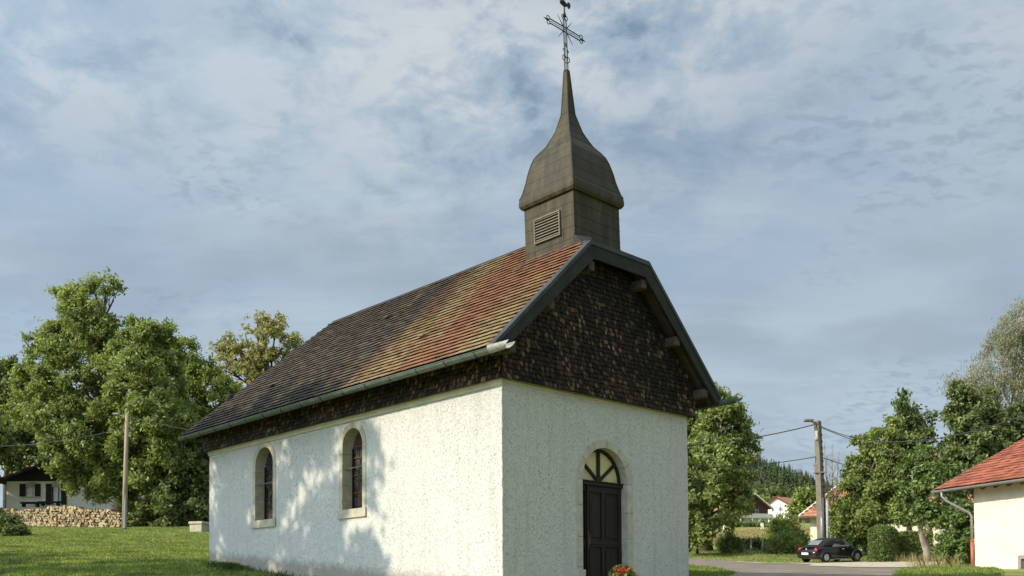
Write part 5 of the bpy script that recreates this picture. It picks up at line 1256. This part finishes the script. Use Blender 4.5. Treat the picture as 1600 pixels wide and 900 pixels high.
# ------------------------------------------------------------------ poles and cables
def upole(name, label, base, top, r0, r1, mat, sheath, square=False):
    root = thing(name, label, 'utility pole', base); h = top.z-base.z; off = Vector((top.x-base.x, top.y-base.y, 0))
    m_ = MB()
    if square:
        vs = []
        for z, r in ((-.3, r0), (h, r1)):
            o_ = off*max(0, z/h); vs += [(o_.x+sx*r, o_.y+sy*r*.8, z) for sx, sy in ((-1, -1), (1, -1), (1, 1), (-1, 1))]
        m_.add(vs, [(0, 1, 5, 4), (1, 2, 6, 5), (2, 3, 7, 6), (3, 0, 4, 7), (4, 5, 6, 7)])
        for z in np.arange(.8, h-.6, .42): o_ = off*(z/h); r = r0+(r1-r0)*z/h; m_.cur = 1; m_.box(o_.x+.02, o_.x+r+.012, o_.y-r*.8-.012, o_.y-r*.8+.02, z, z+.16)
        b = m_.build('shaft', [M[mat], simple('recess_shade', (.07, .06, .05), .9)], root)  # dark blocks standing proud of the shaft paint the shade of recesses
        b.rotation_euler = (0, 0, 0)
    else:
        m_.tube([(0, 0, -.3), (off.x*.5, off.y*.5, h*.5), (off.x, off.y, h)], [r0, (r0+r1)/2, r1], 12); b = m_.build('shaft', M[mat], root, smooth=True)
    return root, b
pbs = G(194, 827); dl_ = (pbs-CAM).dot(FWD); ptop = P(198.5, 648, dl_)
lp, _ = upole('utility_pole', 'slim wooden utility pole with a silver base sheath at the end of the woodpile', pbs, ptop, .17, .11, 'polewood', True)
m_ = MB(); hh_ = ptop.z-pbs.z; m_.tube([(-.02, -.16, .05), (0, -.15, hh_*.31)], .11, 8); m_.build('cable_guard', M['galv'], lp)
m_ = MB(); m_.tube([tuple(ptop-pbs+Vector((0, 0, -.25))), tuple(ptop-pbs-RH*.55+Vector((0, 0, .05)))], .03, 6); m_.obox(ptop-pbs-RH*.72+Vector((0, 0, .07)), RH, .17, FH, .08, Vector((0, 0, 1)), .05); m_.build('lamp_arm', M['galv'], lp)
m_ = MB()
for f_ in (.72, .98): m_.tube([tuple((ptop-pbs)*f_-RH*.2), tuple((ptop-pbs)*f_+RH*.2)], .035, 6)
m_.build('insulator_bracket', M['rusty'], lp)
rb = S(1286, 61.0); rt_ = P(1277.5, 658, 61.0)
rp, _ = upole('utility_pole', 'grey concrete utility pole with a street lamp head behind the black car', rb, rt_, .27, .19, 'concrete', True, square=True)
hr_ = rt_.z-rb.z
m_ = MB(); m_.tube([tuple(-FH*.28-RH*.12), tuple(-FH*.27-RH*.10+Vector((0, 0, hr_*.44)))], .13, 9); m_.build('cable_guard', M['galv'], rp, smooth=True)
m_ = MB(); m_.tube([tuple(-FH*.28+RH*.24), tuple(-FH*.26+RH*.24+Vector((0, 0, hr_*.42)))], .09, 8); m_.build('conduit', simple('grey_conduit', (.33, .33, .32), .6), rp, smooth=True)
tp_ = rt_-rb
m_ = MB(); m_.tube([tuple(tp_-FH*.2-RH*.15+Vector((0, 0, -.55))), tuple(tp_-FH*.22-RH*.32+Vector((0, 0, -.15))), tuple(tp_-FH*.22-RH*.55+Vector((0, 0, -.02)))], .045, 7)
la = m_.build('lamp_arm', M['concrete'], rp)
m_ = MB(); m_.obox(tp_-FH*.25-RH*.66+Vector((0, 0, .0)), RH, .30, FH, .17, Vector((0, 0, 1)), .085); m_.build('lamp_head', simple('lamp_grey', (.14, .14, .13), .5), la, bevel=.05)
m_ = MB(); o_ = tp_*.625; m_.obox(o_-FH*.02, RH, .36, FH, .24, Vector((0, 0, 1)), .04); m_.build('pole_band', M['galv'], rp)
m_ = MB(); m_.obox(tp_-FH*.19-RH*.17+Vector((0, 0, -.95)), RH, .07, FH, .05, Vector((0, 0, 1)), .28); m_.build('junction_box', M['white'], rp)
def cable(label, a, b, sag, r, group='overhead cables'):
    a = Vector(a); b = Vector(b); n = 24; root = MB()
    root.tube([a.lerp(b, i/n)-Vector((0, 0, sag*4*(i/n)*(1-i/n))) for i in range(n+1)], r, 5); o = root.build('overhead_cable', M['cable'], None)
    return tag(o, label, 'cable', group)
cable('cable running from the wooden pole to the right behind the chapel', P(200, 651, dl_), P(400, 690, 58), .1, .026)
cable('upper cable entering at the left edge and dropping to the wooden pole', P(-60, 535, 52), P(196, 655, dl_), 1.2, .022)
cable('lower cable crossing the dark trees at the left edge to the wooden pole', P(-60, 695, 70), P(196, 668, dl_), .5, .022)
cable('thick bundled cable from the concrete pole left towards the walnut', P(1274, 663, 61), P(1010, 700, 52), .3, .032)
cable('thick bundled cable sagging from the concrete pole right to the cream house', P(1283, 666, 61), P(1640, 634, 33), 1.15, .026)
cable('thinner cable under the bundled one, right of the concrete pole', P(1283, 668, 61), P(1420, 712, 59), .15, .026)
cable('thin lower cable from the concrete pole left into the walnut', P(1279, 713, 61), P(1080, 730, 58), .2, .026)
cable('thin lower cable from the concrete pole right to the farmhouse roof', P(1279, 713, 61), P(1352, 733, 88), .1, .03)

# ------------------------------------------------------------------ fence, tub, trough, far posts
fence = thing('wire_fence', 'low wire fence on three grey posts at the top of the grass bank', 'fence', S(1174, 67.0))
fz0 = Vector(ROOTLOC[fence.name]); fp = []
for px in (1157, 1174, 1192, 1140, 1209):
    p = S(px, 67.0); fp.append(p)
    if px in (1157, 1174, 1192):
        m_ = MB(); m_.tube([p+Vector((0, 0, -.2)), p+Vector((0, 0, .78))], .075, 7); m_.build('post', M['palebark'], fence, world=True)
m_ = MB()
for h in (.25, .5, .72): m_.tube([fp[3]+Vector((0, 0, h)), fp[0]+Vector((0, 0, h)), fp[1]+Vector((0, 0, h)), fp[2]+Vector((0, 0, h)), fp[4]+Vector((0, 0, h))], .012, 4)
m_.build('wire', M['rusty'], fence, world=True)
p = S(1200, 66.6); tubo = thing('plastic_tub', 'blue plastic tub lying by the right end of the wire fence', 'tub', p)
m_ = MB(); m_.lathe([(.22, 0), (.30, .34), (.33, .36), (.33, .40), (.27, .40), (.2, .06)], (0, 0, 0), 16); o = m_.build('bucket_shell', M['blue'], tubo, smooth=True); o.scale = (1.05, 1.05, .95)
m_ = MB(); m_.lathe([(.30, .14), (.315, .17), (.29, .2)], (0, 0, 0), 16); o = m_.build('rim_band', M['blue'], tubo)
tree('low_hedge', 'dark shaded strip of hedge behind the wire fence', 'hedge', S(1175, 71.0), [B(px, 851+(px % 3), 8, 71) for px in range(1138, 1216, 9)], 'dark', trunk_r=.05, nspray=900, kleaf=8, spread=.22, ll=.25, lw=.13, gap=.25, seed=91, twigs=3)
tree('village_hedge', 'trimmed green hedge in front of the brown chalet', 'hedge', S(1195, 185), [B(px, 824, 7, 185) for px in range(1150, 1222, 9)], 'hedge', trunk_r=.05, nspray=500, kleaf=8, spread=.5, ll=.5, lw=.3, gap=.25, seed=92, twigs=2)
for px, d_, hgt, lab in ((1121, 158, 1.9, 'white gate post under the walnut, leftmost at the far edge of the hay field'), (1133, 158, 1.6, 'second white post from the left at the far edge of the hay field'), (1192, 152, 2.2, 'white post in front of the chalet hedge'), (1211, 152, 1.9, 'white post right of the chalet hedge near the willow bush')):
    p = S(px, d_); m_ = MB(); hgt *= .5; m_.box(-.22, .22, -.2, .2, -.3, hgt); m_.prism([(-.26, -.24, hgt), (.26, -.24, hgt), (0, -.24, hgt+.16)], (0, .48, 0)); o = m_.build('white_post', M['white'], None, bevel=.03); o.location = p; o.rotation_euler = (0, 0, -YAW); tag(o, lab, 'post', 'white posts beyond the hay field')
tr = G(312, 831); td = (tr-CAM).dot(FWD); ppm = td/F
trough = thing('stone_trough', 'weathered stone trough on the lawn beside the rear corner of the chapel', 'trough', tr, -YAW-.25)
m_ = MB(); a, b, hgt = 22*ppm, .8, 11*ppm; m_.prism([(-a/2*.97, -b/2, -.2), (a/2*.97, -b/2, -.2), (a/2, -b/2, hgt), (-a/2, -b/2, hgt)], (0, b, 0)); m_.build('basin', M['stone'], trough, bevel=.03)
m_ = MB(); m_.box(-a/2-.05, a/2+.05, -b/2-.05, b/2+.05, hgt+.003, hgt+.16); m_.build('slab', M['stone'], trough, bevel=.03)

# ------------------------------------------------------------------ black convertible
cp = G(1300, 880.5); cdp = (cp-CAM).dot(FWD)
cp = S(1299, 57.3)
ch_ang = math.radians(27); hd3 = (RH*math.cos(ch_ang)+FH*math.sin(ch_ang)).normalized()
gzc = (gz(cp.x, cp.y)+.06)
sd3 = Vector((-hd3.y, hd3.x, 0))                                  # car's left
slope_x = (gz(cp.x+hd3.x, cp.y+hd3.y)-gz(cp.x-hd3.x, cp.y-hd3.y))/2; slope_y = (gz(cp.x+sd3.x, cp.y+sd3.y)-gz(cp.x-sd3.x, cp.y-sd3.y))/2
vx = Vector((hd3.x, hd3.y, slope_x)).normalized(); vy = Vector((sd3.x, sd3.y, slope_y)); vy = (vy-vx*vy.dot(vx)).normalized(); vz = vx.cross(vy)
car = thing('parked_car', 'black soft top convertible with rounded fenders parked below the concrete pole', 'car', matrix=Matrix(((vx.x, vy.x, vz.x, cp.x), (vx.y, vy.y, vz.y, cp.y), (vx.z, vy.z, vz.z, gzc), (0, 0, 0, 1))))
def loft(name, secs, mat, parent, close=True):
    """secs: list of (x, [(y,z)...]) half sections mirrored"""
    m_ = MB(); n = len(secs[0][1])*2; vs = []
    for x, h in secs: vs += [(x, y, z) for y, z in h]+[(x, -y, z) for y, z in reversed(h)]
    fs = [(i*n+k2, i*n+(k2+1) % n, (i+1)*n+(k2+1) % n, (i+1)*n+k2) for i in range(len(secs)-1) for k2 in range(n)]
    fs += [tuple(range(n)), tuple(range((len(secs)-1)*n, len(secs)*n))]
    m_.add(vs, fs); o = m_.build(name, mat, parent, smooth=True)
    md = o.modifiers.new('sub', 'SUBSURF'); md.levels = 2; md.render_levels = 2; return o
def sec(x, w, zb, zs, zt, wt): return (x, [(w*.80, zb), (w*.97, zb+.07), (w, (zb+zs)/2), (w*.985, zs), (wt, zt), (wt*.5, zt+.02)])
loft('body', [sec(-2.12, .55, .36, .55, .62, .45), sec(-2.08, .74, .26, .60, .74, .60), sec(-1.9, .83, .22, .72, .90, .68), sec(-1.5, .86, .20, .82, 1.00, .74), sec(-1.0, .86, .18, .86, 1.01, .76), sec(-.3, .86, .18, .86, .98, .78), sec(.4, .85, .18, .84, .97, .78), sec(.9, .84, .18, .80, .95, .72), sec(1.4, .82, .20, .74, .88, .60), sec(1.8, .76, .22, .64, .76, .50), sec(2.05, .64, .26, .52, .58, .42), sec(2.13, .45, .36, .46, .50, .30)], M['carpaint'], car)
for fx_ in (-1.27, 1.27):
    for s in (-1, 1):
        m_ = MB(); vs = []; nA, nB = 15, 6
        for i in range(nA):
            t = math.pi*(-.06+1.12*i/(nA-1))
            for j in range(nB):
                f = j/(nB-1); rr3 = .335+.115*f**.6; yy = s*(.905-.17*f**1.8); vs.append((fx_+rr3*1.06*math.cos(t), yy, .33+rr3*math.sin(t)))
        m_.add(vs, [(i*nB+j, i*nB+j+1, (i+1)*nB+j+1, (i+1)*nB+j) for i in range(nA-1) for j in range(nB-1)])
        fo2 = m_.build('fender', M['carpaint'], car, smooth=True); sm = fo2.modifiers.new('solid', 'SOLIDIFY'); sm.thickness = .03
def tsec(x, w0, z0, w1, z1): return (x, [(w0, z0), (w0*.99, z0+(z1-z0)*.25), (w0*.5+w1*.5+.02, z0+(z1-z0)*.68), (w1, z1-.035), (w1*.75, z1), (w1*.3, z1+.008)])
loft('soft_top', [tsec(-1.50, .62, .95, .52, 1.00), tsec(-1.36, .70, .95, .60, 1.14), tsec(-1.0, .76, .95, .64, 1.36), tsec(-.55, .78, .95, .64, 1.47), tsec(0, .78, .95, .63, 1.49), tsec(.32, .78, .95, .60, 1.46), tsec(.50, .77, .95, .58, 1.40), tsec(.95, .74, .93, .62, 1.06), tsec(1.02, .72, .92, .62, .97)], M['softtop'], car)
for s in (-1, 1):
    m_ = MB(); q = lambda x, z: (x, s*(.795-(z-.95)*.27), z)
    m_.add([q(-.66, 1.0), q(-.05, 1.0), q(-.02, 1.33), q(-.40, 1.33)], [(0, 1, 2, 3)]); m_.add([q(0, 1.0), q(.80, .99), q(.46, 1.33), q(.02, 1.34)], [(0, 1, 2, 3)])
    o = m_.build('side_window', M['carglass'], car); o.modifiers.new('s', 'SOLIDIFY').thickness = .012
    m_ = MB(); m_.tube([(x, s*.80, .985) for x in (-.72, 0, .85)], .012, 5); m_.build('chrome_strip', M['alloy'], car)
    m_ = MB(); m_.lathe([(.02, -.05), (.075, -.03), (.085, .02), (.05, .06)], (.70, s*.93, 1.02), 10, 'x'); m_.beam((.68, s*.80, .98), (.70, s*.93, 1.0), .03, .03); m_.build('wing_mirror', M['carpaint'], car, smooth=True)
    m_ = MB(); m_.box(-.70, .72, s*.845-.045, s*.845+.045, .19, .235); m_.build('sill_trim', M['zincpale'], car)
    m_ = MB(); m_.box(.02, .20, s*.872-.012, s*.872+.012, .80, .835); m_.build('door_handle', M['alloy'], car)
    m_ = MB(); m_.lathe([(.02, -.05), (.10, -.04), (.14, .0), (.10, .05), (.02, .06)], (-1.93, s*.64, .77), 12, 'x'); o = m_.build('tail_light', M['redlens'], car, smooth=True)
    m_ = MB(); m_.box(-2.10, -2.02, s*.58-.14, s*.58+.14, .40, .45); m_.build('reflector', M['redlens'], car, bevel=.01)
    m_ = MB(); m_.lathe([(.02, .06), (.10, .05), (.13, 0), (.1, -.06)], (1.90, s*.60, .66), 12, 'x'); m_.build('headlight', M['carglass'], car, smooth=True)
m_ = MB(); m_.add([(-1.47, -.42, 1.04), (-1.47, .42, 1.04), (-1.12, .44, 1.315), (-1.12, -.44, 1.315)], [(0, 1, 2, 3)]); o = m_.build('rear_window', simple('rear_glass', (.16, .19, .21), .1, .1), car); o.location = (-.035, 0, .035); o.modifiers.new('s', 'SOLIDIFY').thickness = .012
m_ = MB(); m_.box(-2.155, -2.14, -.27, .27, .50, .62); m_.build('number_plate', M['plate'], car)
m_ = MB(); m_.lathe([(.02, -.015), (.055, -.01), (.05, .01)], (-2.035, 0, .83), 12, 'x'); m_.build('badge', M['alloy'], car)
m_ = MB(); m_.beam((-1.82, -.62, .995), (-1.82, .62, .995), .26, .03); m_.build('spoiler', M['carpaint'], car, bevel=.012)
m_ = MB(); m_.beam((-2.07, -.68, .42), (-2.07, .68, .42), .10, .16); m_.build('bumper', M['softtop'], car, bevel=.03)
for fx_ in (-1.27, 1.27):
    for s in (-1, 1):
        yo = s*.775; m_ = MB(); m_.lathe([(.20, -.10), (.31, -.105), (.335, -.07), (.335, .07), (.31, .105), (.20, .10)], (fx_, yo, .33), 24, 'y'); wh = m_.build('wheel', M['tyre'], car, smooth=False)
        m_ = MB(); yf = yo+s*.085; m_.lathe([(.225, -.015), (.235, .015), (.215, .022), (.20, 0)], (fx_, yf, .33), 24, 'y')
        for k2 in range(8):
            t = 2*math.pi*k2/8; m_.beam((fx_+.05*math.cos(t), yf+s*.012, .33+.05*math.sin(t)), (fx_+.20*math.cos(t), yf+s*.012, .33+.20*math.sin(t)), .05, .02, (0, 1, 0))
        m_.lathe([(.07, -.01), (.06, .03)], (fx_, yf, .33), 14, 'y'); m_.build('rim', M['alloy'], wh)

# ------------------------------------------------------------------ flower pot at the door
_v = FWD+RGT*((972-800)/F)-UPV*((890-PPY)/F); _q = CAM+_v*((-0.80-CAM.y)/_v.y); PX = _q.x; fpz = gz(PX, -.8); pot = thing('flower_pot', 'terracotta pot of red geraniums and yellow blooms in front of the chapel door', 'flower pot', (PX, -0.80, fpz))
m_ = MB(); m_.lathe([(.15, 0), (.22, .30), (.245, .31), (.245, .37), (.20, .37), (.19, .32)], (0, 0, 0), 18); m_.build('pot', M['terracotta'], pot, smooth=True)
rng = np.random.default_rng(5)
ztop = _q.z-fpz
n = 900; dr = rand_dirs(n); pp = np.array((PX, -.80, fpz+.37+(ztop-.37)*.45))+dr*np.array((.30, .28, (ztop-.37)*.60+.10))*rng.uniform(.4, 1, n)[:, None]
v, q = leaf_quads(pp, rand_dirs(n), .075, .06); quads_mesh('foliage', v, q, M['bush'], pot)
for mt, cx_, nn in (('redflower', -.09, 26), ('yellowflower', .15, 22)):
    V, Q = [], []; bb = 0
    for k2 in range(nn):
        c = np.array((PX+cx_+rng.normal()*.085, -.86+rng.normal()*.09, fpz+ztop-.02+rng.uniform(-.12, .06))); d_ = rand_dirs(14); v, q = leaf_quads(c+d_*.032, d_, .045, .04); V.append(v); Q.append(q+bb); bb += len(v)
    quads_mesh('blossom', np.concatenate(V), np.concatenate(Q), M[mt], pot)

# ------------------------------------------------------------------ grass and weeds
def blades(name, label, cat, pts, hmean, mat, seed, per=4, wd=.012, spread=.05, lean_=.35):
    g = np.random.default_rng(seed); n = len(pts)*per; c = np.repeat(pts, per, 0)+np.concatenate([g.normal(size=(n, 2))*spread, np.zeros((n, 1))], 1)
    h = hmean*g.uniform(.5, 1.5, n); a = g.uniform(0, 6.28, n); le = np.abs(g.normal(size=n))*lean_; b_ = g.uniform(0, 6.28, n)
    sd = np.stack([np.cos(a), np.sin(a), 0*a], 1)*wd; tip = c+np.stack([np.cos(b_)*le*h, np.sin(b_)*le*h, h], 1); mid = c+(tip-c)*np.array((.35, .35, .6))
    v = np.stack([c-sd, c+sd, mid+sd*.7, tip, mid-sd*.7], 1).reshape(-1, 3)
    q = np.arange(n*5).reshape(n, 5)
    return tag(quads_mesh(name, v, q, M[mat]), label, cat, kind='stuff')
def scatter(n, pxr, dr, seed, excl=None):
    g = np.random.default_rng(seed); d = np.exp(g.uniform(math.log(dr[0]), math.log(dr[1]), n)); px = g.uniform(*pxr, n); s = (px-800)/F*d
    x = CAM.x+FH.x*d+RH.x*s; y = CAM.y+FH.y*d+RH.y*s; k2 = ~((x > -.02) & (x < W_+.02) & (y > -.02) & (y < LN+.02))
    if excl is not None:
        for poly in excl:
            ins = np.zeros(len(x), bool)
            for i in range(len(poly)):
                (xa, ya), (xb, yb) = poly[i-1], poly[i]; cnd = ((ya > y) != (yb > y)) & (x < (xb-xa)*(y-ya)/((yb-ya) if yb != ya else 1e-9)+xa); ins ^= cnd
            k2 &= ~ins
    x, y = x[k2], y[k2]; return np.stack([x, y, gza(x, y)-.005], 1)
blades('lawn_grass', 'short mown grass of the sloping lawn left of the chapel', 'grass', scatter(60000, (-160, 520), (19, 68), 1), .055, 'blade', 2, per=3, wd=.012, spread=.06)
blades('verge_grass', 'rough grass along the road verges and bank right of the chapel', 'grass', scatter(26000, (1040, 1560), (22, 76), 3, [road_poly, gravel_poly]), .10, 'blade', 4, per=3, wd=.016, spread=.08)
blades('hay_stubble', 'pale dry grass of the hay field beyond the fence', 'grass', scatter(9000, (1070, 1300), (84, 150), 5), .35, 'drygrass', 6, per=3, wd=.05, spread=.3)
tg = np.concatenate([scatter(16, (1425, 1455), (36, 42), 7), scatter(16, (1462, 1500), (36, 44), 17), scatter(14, (1395, 1430), (53, 56), 9)])
blades('tall_grass', 'tall dry grass stems in front of the apple tree and cream house', 'grass', tg, .50, 'drygrass', 8, per=9, wd=.008, spread=.12, lean_=.55)
wallp = []
g_ = np.random.default_rng(12)
for y in g_.uniform(4.5, 12.6, 60): wallp.append((-.05-abs(g_.normal())*.16, y, 0))
for y in g_.normal(10.9, .35, 120): wallp.append((-.1-abs(g_.normal())*.22, y, 0))
wallp = np.array(wallp); wallp[:, 2] = gza(wallp[:, 0], wallp[:, 1])
o = blades('weeds', 'dark weeds growing along the foot of the chapel side wall', 'weeds', wallp, .13, 'weedgreen', 14, per=7, wd=.016, spread=.07, lean_=.7)
